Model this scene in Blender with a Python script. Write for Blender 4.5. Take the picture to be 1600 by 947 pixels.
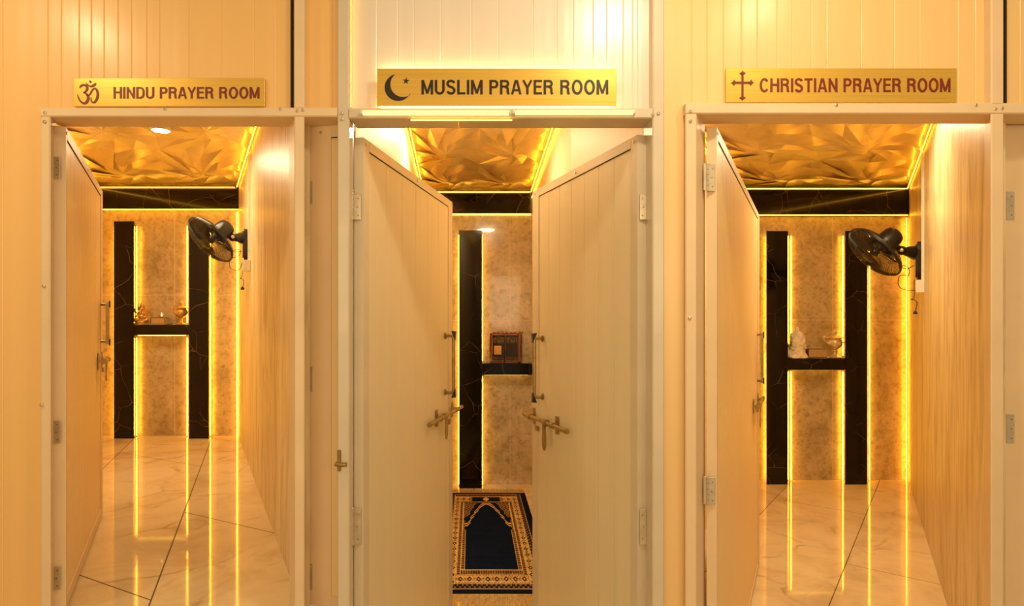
import bpy, math, random
from mathutils import Vector, Matrix
random.seed(7)
for o in list(bpy.data.objects): bpy.data.objects.remove(o)
SC = bpy.context.scene
COL = SC.collection

# ------------------------------------------------------------------ camera
F = 1000.0; HZ = 500.0; CH = 1.65
cd = bpy.data.cameras.new('camera'); cam = bpy.data.objects.new('camera', cd); COL.objects.link(cam)
cam.location = (0, 0, CH); cam.rotation_euler = (math.pi/2, 0, 0)
cd.sensor_width = 36; cd.lens = 36*F/1600; cd.shift_y = (HZ-473.5)/1600
cd.clip_start = .05; cd.clip_end = 60
SC.camera = cam
SC.view_settings.view_transform = 'Standard'; SC.view_settings.look = 'None'
SC.view_settings.gamma = 1; SC.view_settings.use_curve_mapping = False
SC.view_settings.exposure = 0.0
# ------------------------------------------------------------------ world, corridor lamps and an added fill
W = bpy.data.worlds.new('world'); SC.world = W; W.use_nodes = True
W.node_tree.nodes['Background'].inputs[0].default_value = (1, .74, .42, 1)
W.node_tree.nodes['Background'].inputs[1].default_value = 0.40
YF = 2.28
def lamp(name, loc, power, size, color, rot=(0, 0, 0), shape='DISK', sy=None):
    l = bpy.data.lights.new(name, 'AREA'); l.energy = power; l.color = color; l.shape = shape; l.size = size
    if sy: l.size_y = sy
    o = bpy.data.objects.new(name, l); o.location = loc; o.rotation_euler = rot; COL.objects.link(o); return o
CORR = (1, .74, .42)
lamp('corridor_downlight', (-2.16, YF-1.0, CH+1.48), 12, .16, CORR, (math.radians(12), 0, 0))
lamp('corridor_downlight', (.49, YF-1.0, CH+1.54), 13, .16, (1, .84, .60), (math.radians(12), 0, 0))
lamp('corridor_downlight', (1.25, YF-1.0, CH+1.60), 9, .16, CORR, (math.radians(12), 0, 0))
lamp('corridor_fill', (0, -2.6, 2.1), 92, 5.5, (1, .72, .40), (math.radians(80), 0, 0), 'RECTANGLE', 1.2)  # unseen fill light, added to brighten the front wall evenly

LED_POW = 7.0

# ------------------------------------------------------------------ helpers
def P(px, py, D): return Vector(((px-800)*D/F, D, CH+(HZ-py)*D/F))
def X(px, D=YF): return (px-800)*D/F
def Z(py, D=YF): return CH+(HZ-py)*D/F
def on_floor(px, py, z):
    D = (CH-z)*F/(py-HZ); return Vector((X(px, D), D))
ORG = {}
class MB:
    def __init__(s): s.v = []; s.f = []; s.m = []
    def add(s, vs, fs, mi=0):
        b = len(s.v); s.v += [tuple(v) for v in vs]
        for f in fs: s.f.append(tuple(i+b for i in f)); s.m.append(mi)
    def hexa(s, p, mi=0):   # bottom 0-3 ccw, top 4-7
        s.add(p, [(3, 2, 1, 0), (4, 5, 6, 7), (0, 1, 5, 4), (1, 2, 6, 5), (2, 3, 7, 6), (3, 0, 4, 7)], mi)
    def box(s, a, b, mi=0):
        x0, x1 = sorted((a[0], b[0])); y0, y1 = sorted((a[1], b[1])); z0, z1 = sorted((a[2], b[2]))
        s.hexa([(x0,y0,z0),(x1,y0,z0),(x1,y1,z0),(x0,y1,z0),(x0,y0,z1),(x1,y0,z1),(x1,y1,z1),(x0,y1,z1)], mi)
    def bbox(s, a, b, r=.003, mi=0):      # box with chamfered edges
        x0, x1 = sorted((a[0], b[0])); y0, y1 = sorted((a[1], b[1])); z0, z1 = sorted((a[2], b[2]))
        r = min(r, (x1-x0)/3, (y1-y0)/3, (z1-z0)/3)
        pl = [(x0+r,y0),(x1-r,y0),(x1,y0+r),(x1,y1-r),(x1-r,y1),(x0+r,y1),(x0,y1-r),(x0,y0+r)]
        ins = [(min(max(x, x0+r), x1-r), min(max(y, y0+r), y1-r)) for x, y in pl]
        vs = [(x,y,z0) for x,y in ins]+[(x,y,z0+r) for x,y in pl]+[(x,y,z1-r) for x,y in pl]+[(x,y,z1) for x,y in ins]
        fs = []
        for k in range(3):
            for i in range(8):
                j = (i+1) % 8; fs.append((k*8+i, k*8+j, k*8+8+j, k*8+8+i))
        fs.append(tuple(range(7, -1, -1))); fs.append(tuple(24+i for i in range(8)))
        s.add(vs, fs, mi)
    def prism(s, poly, z0, z1, mi=0):
        n = len(poly); vs = [(x, y, z0) for x, y in poly]+[(x, y, z1) for x, y in poly]
        fs = [tuple(range(n-1, -1, -1)), tuple(range(n, 2*n))]+[(i, (i+1) % n, n+(i+1) % n, n+i) for i in range(n)]
        s.add(vs, fs, mi)
    def extr(s, pts, vec, mi=0):          # any planar outline pushed along a vector
        n = len(pts); a = [Vector(p) for p in pts]; vec = Vector(vec); b = [p+vec for p in a]
        s.add(a+b, [tuple(range(n)), tuple(range(2*n-1, n-1, -1))]+[(i, n+i, n+(i+1) % n, (i+1) % n) for i in range(n)], mi)
    def tube(s, path, r, n=8, mi=0, closed=False):
        path = [Vector(p) for p in path]; rs = r if isinstance(r, (list, tuple)) else [r]*len(path)
        rings = []; N = len(path); prev = None
        for i, p in enumerate(path):
            if closed: t = path[(i+1) % N]-path[(i-1) % N]
            else: t = path[min(i+1, N-1)]-path[max(i-1, 0)]
            t.normalize()
            if prev is None:
                up = Vector((0, 0, 1)) if abs(t.z) < .9 else Vector((1, 0, 0)); a = t.cross(up).normalized()
            else: a = (prev-t*prev.dot(t)).normalized()
            prev = a; b = t.cross(a)
            rings.append([p+(a*math.cos(q)+b*math.sin(q))*rs[i] for q in [2*math.pi*k/n for k in range(n)]])
        vs = [v for ring in rings for v in ring]; fs = []
        for i in range(N if closed else N-1):
            i2 = (i+1) % N
            for k in range(n):
                k2 = (k+1) % n; fs.append((i*n+k, i*n+k2, i2*n+k2, i2*n+k))
        if not closed: fs += [tuple(range(n-1, -1, -1)), tuple((N-1)*n+k for k in range(n))]
        s.add(vs, fs, mi)
    def lathe(s, c, prof, axis=(0, 0, 1), n=20, mi=0, wob=None):
        c = Vector(c); t = Vector(axis).normalized()
        up = Vector((0, 1, 0)) if abs(t.y) < .9 else Vector((1, 0, 0)); a = t.cross(up).normalized(); b = t.cross(a)
        vs = []; fs = []
        for j, (r, h) in enumerate(prof):
            for k in range(n):
                q = 2*math.pi*k/n; rr = max(r, 1e-5)*(wob(q, j) if wob else 1)
                vs.append(c+t*h+(a*math.cos(q)+b*math.sin(q))*rr)
        m = len(prof)
        for j in range(m-1):
            for k in range(n):
                k2 = (k+1) % n; fs.append((j*n+k, j*n+k2, (j+1)*n+k2, (j+1)*n+k))
        fs += [tuple(range(n-1, -1, -1)), tuple((m-1)*n+k for k in range(n))]
        s.add(vs, fs, mi)
    def ell(s, c, r, n=12, mi=0, rot=None):
        c = Vector(c); vs = []; fs = []; m = n//2+1
        for j in range(m+1):
            th = math.pi*j/m
            for k in range(n):
                q = 2*math.pi*k/n
                v = Vector((r[0]*math.sin(th)*math.cos(q), r[1]*math.sin(th)*math.sin(q), r[2]*math.cos(th)))
                if rot: v = rot @ v
                vs.append(c+v)
        for j in range(m):
            for k in range(n):
                k2 = (k+1) % n; fs.append((j*n+k2, j*n+k, (j+1)*n+k, (j+1)*n+k2))
        s.add(vs, fs, mi)
    def build(s, name, mats, parent=None, smooth=False, org=None):
        if parent is not None: org = ORG.get(parent.name, Vector((0, 0, 0)))
        org = Vector(org) if org is not None else Vector((0, 0, 0))
        me = bpy.data.meshes.new(name)
        me.from_pydata([tuple(Vector(v)-org) for v in s.v], [], s.f)
        for m in (mats if isinstance(mats, (list, tuple)) else [mats]): me.materials.append(m)
        me.polygons.foreach_set('material_index', s.m)
        if smooth:
            me.polygons.foreach_set('use_smooth', [True]*len(me.polygons))
        me.validate(); me.update()
        if smooth:
            try: me.set_sharp_from_angle(angle=math.radians(40))
            except Exception: pass
        o = bpy.data.objects.new(name, me); COL.objects.link(o)
        if parent is not None: o.parent = parent
        else: o.location = org
        ORG[o.name] = org
        return o
def tag(o, label=None, cat=None, group=None, kind=None):
    if label: o['label'] = label
    if cat: o['category'] = cat
    if group: o['group'] = group
    if kind: o['kind'] = kind
    return o
def thing(name, label, cat, loc, group=None, kind=None):
    o = bpy.data.objects.new(name, None); COL.objects.link(o); o.location = loc; o.empty_display_size = .05
    ORG[o.name] = Vector(loc); return tag(o, label, cat, group, kind)
def smooth_path(pts, n=8, closed=False):
    out = []; N = len(pts)
    pts = [Vector(p) for p in pts]
    for i in range(N if closed else N-1):
        if closed: a, b, c, d = pts[i-1], pts[i], pts[(i+1) % N], pts[(i+2) % N]
        else: a, b, c, d = pts[max(i-1, 0)], pts[i], pts[i+1], pts[min(i+2, N-1)]
        for k in range(n):
            t = k/n
            out.append(.5*((2*b)+(c-a)*t+(2*a-5*b+4*c-d)*t*t+(3*b-a-3*c+d)*t**3))
    if not closed: out.append(pts[-1])
    return out

# ------------------------------------------------------------------ materials
def newmat(name):
    m = bpy.data.materials.new(name); m.use_nodes = True
    nt = m.node_tree; b = nt.nodes['Principled BSDF']; return m, nt, b
def setp(b, color=None, rough=None, metal=None, coat=None, spec=None, coat_rough=None):
    if color: b.inputs['Base Color'].default_value = (*color, 1)
    if rough is not None: b.inputs['Roughness'].default_value = rough
    if metal is not None: b.inputs['Metallic'].default_value = metal
    if coat is not None: b.inputs['Coat Weight'].default_value = coat
    if coat_rough is not None: b.inputs['Coat Roughness'].default_value = coat_rough
    if spec is not None: b.inputs['Specular IOR Level'].default_value = spec
def N(nt, t, **kw):
    n = nt.nodes.new(t)
    for k, v in kw.items(): setattr(n, k, v)
    return n
def texco(nt, scale=(1, 1, 1), rot=(0, 0, 0)):
    t = N(nt, 'ShaderNodeTexCoord'); mp = N(nt, 'ShaderNodeMapping')
    mp.inputs['Scale'].default_value = scale; mp.inputs['Rotation'].default_value = rot
    nt.links.new(t.outputs['Object'], mp.inputs[0]); return mp.outputs[0]
def noise(nt, vec, scale, detail=4, rough=.55, dist=0):
    n = N(nt, 'ShaderNodeTexNoise'); n.inputs['Scale'].default_value = scale; n.inputs['Detail'].default_value = detail
    n.inputs['Roughness'].default_value = rough; n.inputs['Distortion'].default_value = dist
    nt.links.new(vec, n.inputs['Vector']); return n.outputs['Fac']
def ramp(nt, fac, stops):
    r = N(nt, 'ShaderNodeValToRGB'); e = r.color_ramp.elements
    while len(e) < len(stops): e.new(.5)
    for i, (p, c) in enumerate(stops):
        e[i].position = p; e[i].color = (*c, 1) if len(c) == 3 else c
    nt.links.new(fac, r.inputs[0]); return r.outputs[0]
def mixc(nt, fac, a, b, mode='MIX'):
    m = N(nt, 'ShaderNodeMix', data_type='RGBA', blend_type=mode)
    for s, v in ((m.inputs[0], fac), (m.inputs[6], a), (m.inputs[7], b)):
        if hasattr(v, 'links') or isinstance(v, bpy.types.NodeSocket): nt.links.new(v, s)
        else: s.default_value = v if not isinstance(v, tuple) else (*v, 1)[:4]
    return m.outputs[2]
def mth(nt, op, a, b=None, c=None):
    m = N(nt, 'ShaderNodeMath', operation=op)
    for s, v in zip(m.inputs, (a, b, c)):
        if v is None: continue
        if isinstance(v, bpy.types.NodeSocket): nt.links.new(v, s)
        else: s.default_value = v
    return m.outputs[0]
def bump(nt, b, h, strength=.1, dist=.01):
    n = N(nt, 'ShaderNodeBump'); n.inputs['Strength'].default_value = strength; n.inputs['Distance'].default_value = dist
    nt.links.new(h, n.inputs['Height']); nt.links.new(n.outputs[0], b.inputs['Normal'])
def plain(name, color, rough=.5, metal=0, coat=0, var=.08, scale=20, spec=.5):
    m, nt, b = newmat(name); setp(b, color, rough, metal, coat, spec)
    v = texco(nt); f = noise(nt, v, scale, 3)
    lo = tuple(c*(1-var) for c in color); hi = tuple(min(1, c*(1+var)) for c in color)
    nt.links.new(ramp(nt, f, [(.3, lo), (.7, hi)]), b.inputs['Base Color']); return m
def pvc(name, color, rough=.3, coat=.3, var=.018, wave=.0):
    m, nt, b = newmat(name); setp(b, color, rough, 0, coat, .5, .22)
    v = texco(nt, (22, 22, .5)); f = noise(nt, v, 1, 3)
    lo = tuple(c*(1-var) for c in color); hi = tuple(min(1, c*(1+var)) for c in color)
    nt.links.new(ramp(nt, f, [(.3, lo), (.7, hi)]), b.inputs['Base Color'])
    v2 = texco(nt, (9, 9, .35)); g = noise(nt, v2, 1, 2)
    bump(nt, b, g, .35, .012); return m
def emis(name, color, power):
    m, nt, b = newmat(name); nt.nodes.remove(b); e = N(nt, 'ShaderNodeEmission')
    e.inputs[0].default_value = (*color, 1); e.inputs[1].default_value = power
    nt.links.new(e.outputs[0], nt.nodes['Material Output'].inputs[0]); return m
M = {}
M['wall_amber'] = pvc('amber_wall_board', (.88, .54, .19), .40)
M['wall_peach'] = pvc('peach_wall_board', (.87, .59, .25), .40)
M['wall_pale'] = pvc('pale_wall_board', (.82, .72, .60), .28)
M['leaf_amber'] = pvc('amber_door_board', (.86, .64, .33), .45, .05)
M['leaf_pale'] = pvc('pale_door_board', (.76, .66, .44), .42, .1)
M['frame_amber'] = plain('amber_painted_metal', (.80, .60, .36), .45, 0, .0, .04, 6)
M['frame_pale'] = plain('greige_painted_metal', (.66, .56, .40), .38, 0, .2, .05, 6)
M['inner_pvc'] = pvc('cream_inner_board', (.86, .70, .44), .5, .0)
M['steel'] = plain('hinge_steel', (.62, .53, .38), .35, .6, 0, .1, 40)
M['brass'] = plain('antique_brass', (.36, .25, .09), .32, .85, 0, .2, 30)
M['brass_bright'] = plain('polished_brass', (.72, .44, .12), .38, .55, 0, .15, 40)
M['black_plastic'] = plain('black_plastic', (.010, .008, .006), .3, 0, .1, .2, 20)
M['dark_gap'] = plain('dark_gap_shade', (.02, .014, .008), .8)  # near-black colour that stands in for shade in gaps
M['white_plastic'] = plain('white_plastic', (.80, .72, .56), .35)
M['wire'] = plain('black_cable', (.02, .014, .01), .5)
M['led'] = emis('led_amber', (1, .42, .020), 30)
M['led_ceiling'] = emis('led_amber_ceiling', (1, .46, .03), 14)
M['led_soft'] = emis('led_amber_soft', (1, .52, .06), 9.0)
M['led_sign'] = emis('led_sign_warm', (1, .68, .28), 14)
M['led_tube'] = emis('led_tube_warm', (1, .66, .22), 2.0)
M['downlight'] = emis('downlight_warm_white', (1, .88, .62), 14)
M['flame'] = emis('flame', (1, .55, .12), 9)
M['maroon'] = plain('maroon_ink', (.19, .018, .006), .4, 0, 0, .1)
M['dark_ink'] = plain('dark_brown_ink', (.025, .014, .008), .35, 0, .1, .1)
def gold_sign():
    m, nt, b = newmat('brushed_gold_sheet'); setp(b, None, .34, .55, .15, .5, .2)
    f = noise(nt, texco(nt, (2, 2, 300)), 1, 3)
    nt.links.new(ramp(nt, f, [(.3, (.74, .44, .06)), (.7, (.86, .54, .10))]), b.inputs['Base Color']); return m
M['gold_sign'] = gold_sign()
def gold_ceiling():
    m, nt, b = newmat('gold_faceted_ceiling'); setp(b, (.80, .52, .20), .26, .35, .15, .5, .25)
    f = noise(nt, texco(nt), 5, 3)
    nt.links.new(ramp(nt, f, [(.3, (.66, .48, .20)), (.7, (.80, .61, .29))]), b.inputs['Base Color']); return m
M['gold_ceiling'] = gold_ceiling()
def black_marble():
    m, nt, b = newmat('black_gold_veined_marble'); setp(b, None, .10, 0, .12, .3, .03)
    v0 = texco(nt, (1, 1, 1), (.4, .5, .6)); oi = N(nt, 'ShaderNodeObjectInfo'); va = N(nt, 'ShaderNodeVectorMath', operation='ADD')
    nt.links.new(v0, va.inputs[0]); nt.links.new(oi.outputs['Location'], va.inputs[1]); v = va.outputs[0]; w = N(nt, 'ShaderNodeTexNoise'); w.inputs['Scale'].default_value = 3
    nt.links.new(v, w.inputs['Vector'])
    mx = N(nt, 'ShaderNodeMix', data_type='RGBA'); mx.inputs[0].default_value = .12
    nt.links.new(v, mx.inputs[6]); nt.links.new(w.outputs['Color'], mx.inputs[7])
    vo = N(nt, 'ShaderNodeTexVoronoi', feature='DISTANCE_TO_EDGE'); vo.inputs['Scale'].default_value = 4.4
    nt.links.new(mx.outputs[2], vo.inputs['Vector'])
    line = ramp(nt, vo.outputs['Distance'], [(0, (1, 1, 1)), (.0045, (0, 0, 0))])
    mask = ramp(nt, noise(nt, v, 4, 3), [(.42, (0, 0, 0)), (.56, (1, 1, 1))])
    f = mixc(nt, 1.0, line, mask, 'MULTIPLY')
    nt.links.new(mixc(nt, f, (.006, .004, .003), (.32, .22, .12)), b.inputs['Base Color']); return m
M['black_marble'] = black_marble()
def beige_marble(name, hz=(), vs=(), lo=(.40, .31, .17), hi=(.66, .53, .33)):
    m, nt, b = newmat(name); setp(b, None, .30, 0, .12, .5, .05)
    v = texco(nt); f = noise(nt, v, 4.5, 9, .72, .2); g = noise(nt, v, 22, 9, .75, .2)
    c1 = ramp(nt, f, [(.35, lo), (.65, hi)]); c2 = ramp(nt, g, [(.36, (.62, .56, .48)), (.52, (1, 1, 1)), (.72, (1.0, .99, .96))])
    c = mixc(nt, .9, c1, c2, 'MULTIPLY')
    sx = N(nt, 'ShaderNodeSeparateXYZ'); t = N(nt, 'ShaderNodeTexCoord'); nt.links.new(t.outputs['Object'], sx.inputs[0])
    for val, ax in [(h, 2) for h in hz]+[(q, 0) for q in vs]:
        d = mth(nt, 'LESS_THAN', mth(nt, 'ABSOLUTE', mth(nt, 'SUBTRACT', sx.outputs[ax], val)), .0025)
        c = mixc(nt, d, c, (.72, .58, .38))
    nt.links.new(c, b.inputs['Base Color']); return m
def streak_marble():
    m, nt, b = newmat('streaked_marble_board'); setp(b, None, .36, 0, .0, .22, .2)
    f = noise(nt, texco(nt, (7, 7, 1.3)), 1, 8, .65, 1.0); g = noise(nt, texco(nt, (30, 30, 2)), 1, 4, .6)
    c1 = ramp(nt, f, [(.34, (.56, .40, .20)), (.52, (.80, .64, .38)), (.7, (.88, .72, .46))])
    c2 = ramp(nt, g, [(.35, (.82, .78, .70)), (.6, (1, 1, 1))])
    nt.links.new(mixc(nt, .8, c1, c2, 'MULTIPLY'), b.inputs['Base Color'])
    bump(nt, b, noise(nt, texco(nt, (14, 14, .3)), 1, 2), .35, .012); return m
M['streak_marble'] = streak_marble()
def tile_floor(name, p0, C, A, off):
    m, nt, b = newmat(name); setp(b, None, .05, 0, .0, .16)
    v = texco(nt, (1, 1, 1)); warp = N(nt, 'ShaderNodeTexNoise'); warp.inputs['Scale'].default_value = 1.6; warp.inputs['Detail'].default_value = 5
    nt.links.new(v, warp.inputs['Vector'])
    mx = N(nt, 'ShaderNodeMix', data_type='RGBA'); mx.inputs[0].default_value = .35
    nt.links.new(v, mx.inputs[6]); nt.links.new(warp.outputs['Color'], mx.inputs[7])
    base = ramp(nt, noise(nt, v, 2.2, 8, .65, .8), [(.33, (.66, .48, .25)), (.5, (.80, .62, .35)), (.68, (.86, .69, .42))])
    vo = N(nt, 'ShaderNodeTexVoronoi', feature='DISTANCE_TO_EDGE'); vo.inputs['Scale'].default_value = 2.6
    nt.links.new(mx.outputs[2], vo.inputs['Vector'])
    line = ramp(nt, vo.outputs['Distance'], [(0, (1, 1, 1)), (.035, (0, 0, 0))])
    mask = ramp(nt, noise(nt, v, 3.5, 4), [(.46, (0, 0, 0)), (.66, (.75, .75, .75))])
    c = mixc(nt, mixc(nt, 1.0, line, mask, 'MULTIPLY'), base, (.46, .28, .11))
    # joints
    det = C.x*A.y-C.y*A.x
    ia, ib = (A.y/det, -A.x/det), (-C.y/det, C.x/det)
    sp = N(nt, 'ShaderNodeSeparateXYZ'); t = N(nt, 'ShaderNodeTexCoord'); nt.links.new(t.outputs['Object'], sp.inputs[0])
    def aff(k):
        cst = -(k[0]*p0.x+k[1]*p0.y)
        return mth(nt, 'MULTIPLY_ADD', sp.outputs[0], k[0], mth(nt, 'MULTIPLY_ADD', sp.outputs[1], k[1], cst))
    a = aff(ia); bb = aff(ib); col = mth(nt, 'FLOOR', a)
    b2 = mth(nt, 'MULTIPLY_ADD', mth(nt, 'ADD', col, 1), -off, bb)
    def near(q, L):
        fr = mth(nt, 'SUBTRACT', q, mth(nt, 'ROUND', q))
        return mth(nt, 'LESS_THAN', mth(nt, 'MULTIPLY', mth(nt, 'ABSOLUTE', fr), L), .0028)
    j = mth(nt, 'MAXIMUM', near(a, abs(det)/A.length), near(b2, abs(det)/C.length))
    c = mixc(nt, j, c, (.10, .055, .025)); nt.links.new(c, b.inputs['Base Color'])
    nt.links.new(mth(nt, 'MULTIPLY_ADD', j, .6, .05), b.inputs['Roughness']); return m

# ------------------------------------------------------------------ the three rooms (plan data)
ROOMS = {
 'L': dict(D=5.9, zf=CH-.181*5.9, zc=Z(283, 5.8), left=[(-2.105, 2.36), (X(148, 5.9), 5.9)], right=[(-.775, 2.36), (X(372, 5.9), 5.9)], k=-.492),
 'M': dict(D=6.42, zf=0.0, zc=Z(291, 6.3), left=[(X(547), 2.36), (-.615, 3.4), (X(660, 6.42), 6.42)], right=[(X(1019), 2.36), (.314, 3.4), (X(831, 6.42), 6.42)], k=-.05),
 'R': dict(D=6.6, zf=0.0, zc=Z(286, 6.45), left=[(X(1094), 2.36), (.50, 2.85), (.61, 3.36), (X(1160, 6.6), 6.6)], right=[(1.79, 2.36), (X(1419, 6.6), 6.6)], k=.544)}
def at(poly, D):
    for (x0, y0), (x1, y1) in zip(poly, poly[1:]):
        if D <= y1 or (x1, y1) == poly[-1]: return x0+(x1-x0)*(D-y0)/(y1-y0)
# corridor floor, raised threshold under the left room
mb = MB(); mb.box((-6, -3, -.1), (7.5, 2.2, 0)); 
fl = mb.build('floor', plain('corridor_tile', (.62, .48, .30), .25, 0, .2)); tag(fl, kind='structure')
pl0 = on_floor(314, 729, ROOMS['L']['zf']); pl1 = on_floor(187, 707, ROOMS['L']['zf']); pl2 = on_floor(236, 938, ROOMS['L']['zf'])
plr = on_floor(290, 800, ROOMS['L']['zf'])
AL = pl2-pl0
M['floor_L'] = tile_floor('cream_marble_floor_left', pl0, pl0-pl1, AL, (plr-pl0).dot(AL)/AL.dot(AL))
pr0 = on_floor(1353, 804, 0); pr1 = on_floor(1210.5, 779.5, 0); pr2 = on_floor(1321.8, 881, 0)
M['floor_R'] = tile_floor('cream_marble_floor_right', pr0, pr0-pr1, (pr2-pr0)*2, .5)
M['floor_M'] = tile_floor('cream_marble_floor_middle', Vector((.6, 3.0)), Vector((.75, .1)), Vector((-.1, 1.5)), .5)
M['back_L'] = beige_marble('beige_marble_back_left', [Z(461, 5.9)], [X(273, 5.9)])
M['back_M'] = beige_marble('beige_marble_back_middle', [Z(501, 6.42)], [X(797, 6.42)], (.46, .37, .22), (.72, .61, .42))
M['back_M'].node_tree.nodes['Principled BSDF'].inputs['Roughness'].default_value = .2
M['back_M'].node_tree.nodes['Principled BSDF'].inputs['Coat Weight'].default_value = .5
M['back_R'] = beige_marble('beige_marble_back_right', [Z(500, 6.6)], [X(1301, 6.6)])
def wall_poly(poly, th, z0, z1, mat, name, label=None):
    mb = MB()
    for (x0, y0), (x1, y1) in zip(poly, poly[1:]):
        mb.prism([(x0, y0), (x1, y1), (x1+th, y1), (x0+th, y0)] if th < 0 else [(x0, y0), (x0+th, y0), (x1+th, y1), (x1, y1)], z0, z1)
    o = mb.build(name, mat); tag(o, kind='structure'); return o
def ceiling(R, name):
    # pressed star tiles between the two side walls
    y0, y1 = 2.36, R['D']; nx = 2; ny = max(3, round((y1-y0)/1.15)); mb = MB(); zc = R['zc']
    rnd = random.Random(int(R['D']*100))
    def pt(s, t, h):
        y = y0+(y1-y0)*t; a = at(R['left'], y); b = at(R['right'], y); return (a+(b-a)*s, y, zc+h)
    for i in range(nx):
        for j in range(ny):
            cs, ct = (i+.5)/nx, (j+.5)/ny
            ring1 = []; ring2 = []
            for k in range(16):
                q = 2*math.pi*k/16+.15*(i-j)
                r = (.34 if k % 2 == 0 else .17)*rnd.uniform(.85, 1.15)
                ring1.append(pt(cs+r*math.cos(q)/nx, ct+r*math.sin(q)/ny, rnd.uniform(-.006, .006)+(.0 if k % 2 == 0 else -.036)))
                q = 2*math.pi*k/16; c, s_ = math.cos(q), math.sin(q); e = .5/max(abs(c), abs(s_))
                ring2.append(pt(cs+e*c/nx, ct+e*s_/ny, -.020 if k % 4 == 0 else 0.0))
            ctr = pt(cs, ct, -.048)
            for k in range(16):
                k2 = (k+1) % 16
                mb.add([ctr, ring1[k], ring1[k2]], [(0, 1, 2)])
                mb.add([ring1[k], ring2[k], ring2[k2]], [(0, 1, 2)]); mb.add([ring1[k], ring2[k2], ring1[k2]], [(0, 1, 2)])
    # slab above
    a, b = R['left'], R['right']
    mb.prism(a+list(reversed(b)), zc+.004, zc+.06)
    return tag(mb.build(name, M['gold_ceiling']), kind='structure')
for key in 'LMR':
    R = ROOMS[key]; zf, zc, D = R['zf'], R['zc'], R['D']
    poly = R['left']+list(reversed(R['right']))
    mb = MB(); mb.prism(poly, zf-.08, zf); tag(mb.build('floor', M['floor_'+key]), kind='structure')
    side = M['streak_marble'] if key != 'M' else M['inner_pvc']
    wall_poly(R['left'], -.03, zf-.05, zc+.05, M['inner_pvc'], 'wall_left')
    wall_poly(R['right'], .03, zf-.05, zc+.05, side, 'wall_right')
    xl, xr = R['left'][-1][0], R['right'][-1][0]
    mb = MB(); mb.box((xl-.03, D, zf-.05), (xr+.03, D+.05, zc+.05)); tag(mb.build('wall_back', M['back_'+key]), kind='structure')
    ceiling(R, 'ceiling')
mb = MB(); mb.box((-2.3, 2.2, 0), (X(545), 2.36, ROOMS['L']['zf']-.06)); tag(mb.build('trim_1', M['frame_amber']), kind='structure')

# ------------------------------------------------------------------ LED strips, pelmets and H-shaped marble units
def strip(path, r, name, mat, parent=None):
    mb = MB(); mb.tube(path, r, 6); return mb.build(name, mat, parent)
def room_leds(key, where):
    R = ROOMS[key]; zf, zc, D = R['zf'], R['zc'], R['D']; Df = {'L': 5.8, 'M': 6.3, 'R': 6.45}[key]
    xl, xr = at(R['left'], Df), at(R['right'], Df)
    def run(path, rr, what, mat):
        mb = MB(); mb.tube(path, rr, 6); c = Vector(path[0])
        tag(mb.build('led_strip', mat, org=c), 'amber LED strip along the '+what+' of the '+where, 'led strip light')
    def side(poly, sgn, z, off=.020):
        ys = [Df-.03]+[p[1] for p in reversed(poly[1:-1])]+[2.5]
        return [(at(poly, y)+sgn*off, y, z) for y in ys]
    run([(xl+.03, Df-.022, zc-.062), (xr-.03, Df-.022, zc-.062)], .0042, 'back ceiling edge', M['led_ceiling'])
    run(side(R['right'], -1, zc-.060), .0036, 'right ceiling edge', M['led_ceiling'])
    run(side(R['left'], 1, zc-.060), .0036, 'left ceiling edge', M['led_ceiling'])
    if key == 'M':
        run(side(R['right'], -1, zc-.12, .012), .003, 'right wall below the ceiling edge', M['led_ceiling'])
        run(side(R['left'], 1, zc-.12, .012), .003, 'left wall below the ceiling edge', M['led_ceiling'])
    # pelmet
    yb = {'L': 326, 'M': 333, 'R': 335}[key]
    zb = Z(yb, Df)
    pm = thing('marble_pelmet', 'black marble pelmet band across the top of the back wall in the '+where, 'pelmet', (xl, Df, zb), 'black marble pelmets')
    mb = MB(); mb.prism([(at(R['left'], Df)+.001, Df), (at(R['right'], Df)-.001, Df), (at(R['right'], D)-.001, D-.001), (at(R['left'], D)+.001, D-.001)], zb, zc-.054)
    mb.build('band', M['black_marble'], pm)
    xs0, xs1 = at(R['left'], Df)+.01, at(R['right'], Df)-.012
    if key != 'M': strip([(xs0, Df+.012, zb-.006), (xs1, Df+.012, zb-.006)], .0035, 'led_strip', M['led'], pm)
    else: strip([(xs0, D-.04, zb-.006), (xs1, D-.04, zb-.006)], .003, 'led_strip', M['led_soft'], pm)
    return Df
for key, where in (('L', 'left room'), ('M', 'middle room'), ('R', 'right room')): room_leds(key, where)
def corner_strip(key, px, where, r=.004):
    R = ROOMS[key]; D = R['D']-.035
    o = strip([(X(px, D), D, R['zf']), (X(px, D), D, {'L': Z(328, 5.8), 'M': Z(334, 6.3), 'R': Z(337, 6.45)}[key]-.008)], r, 'corner_led_strip', M['led'])
    tag(o, 'upright amber LED strip in the back corner of the '+where, 'led strip light')
corner_strip('M', 832, 'middle room', .0015)
corner_strip('L', 370.5, 'left room beside the fan'); corner_strip('R', 1416.5, 'right room beside the fan', .0036)

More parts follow.
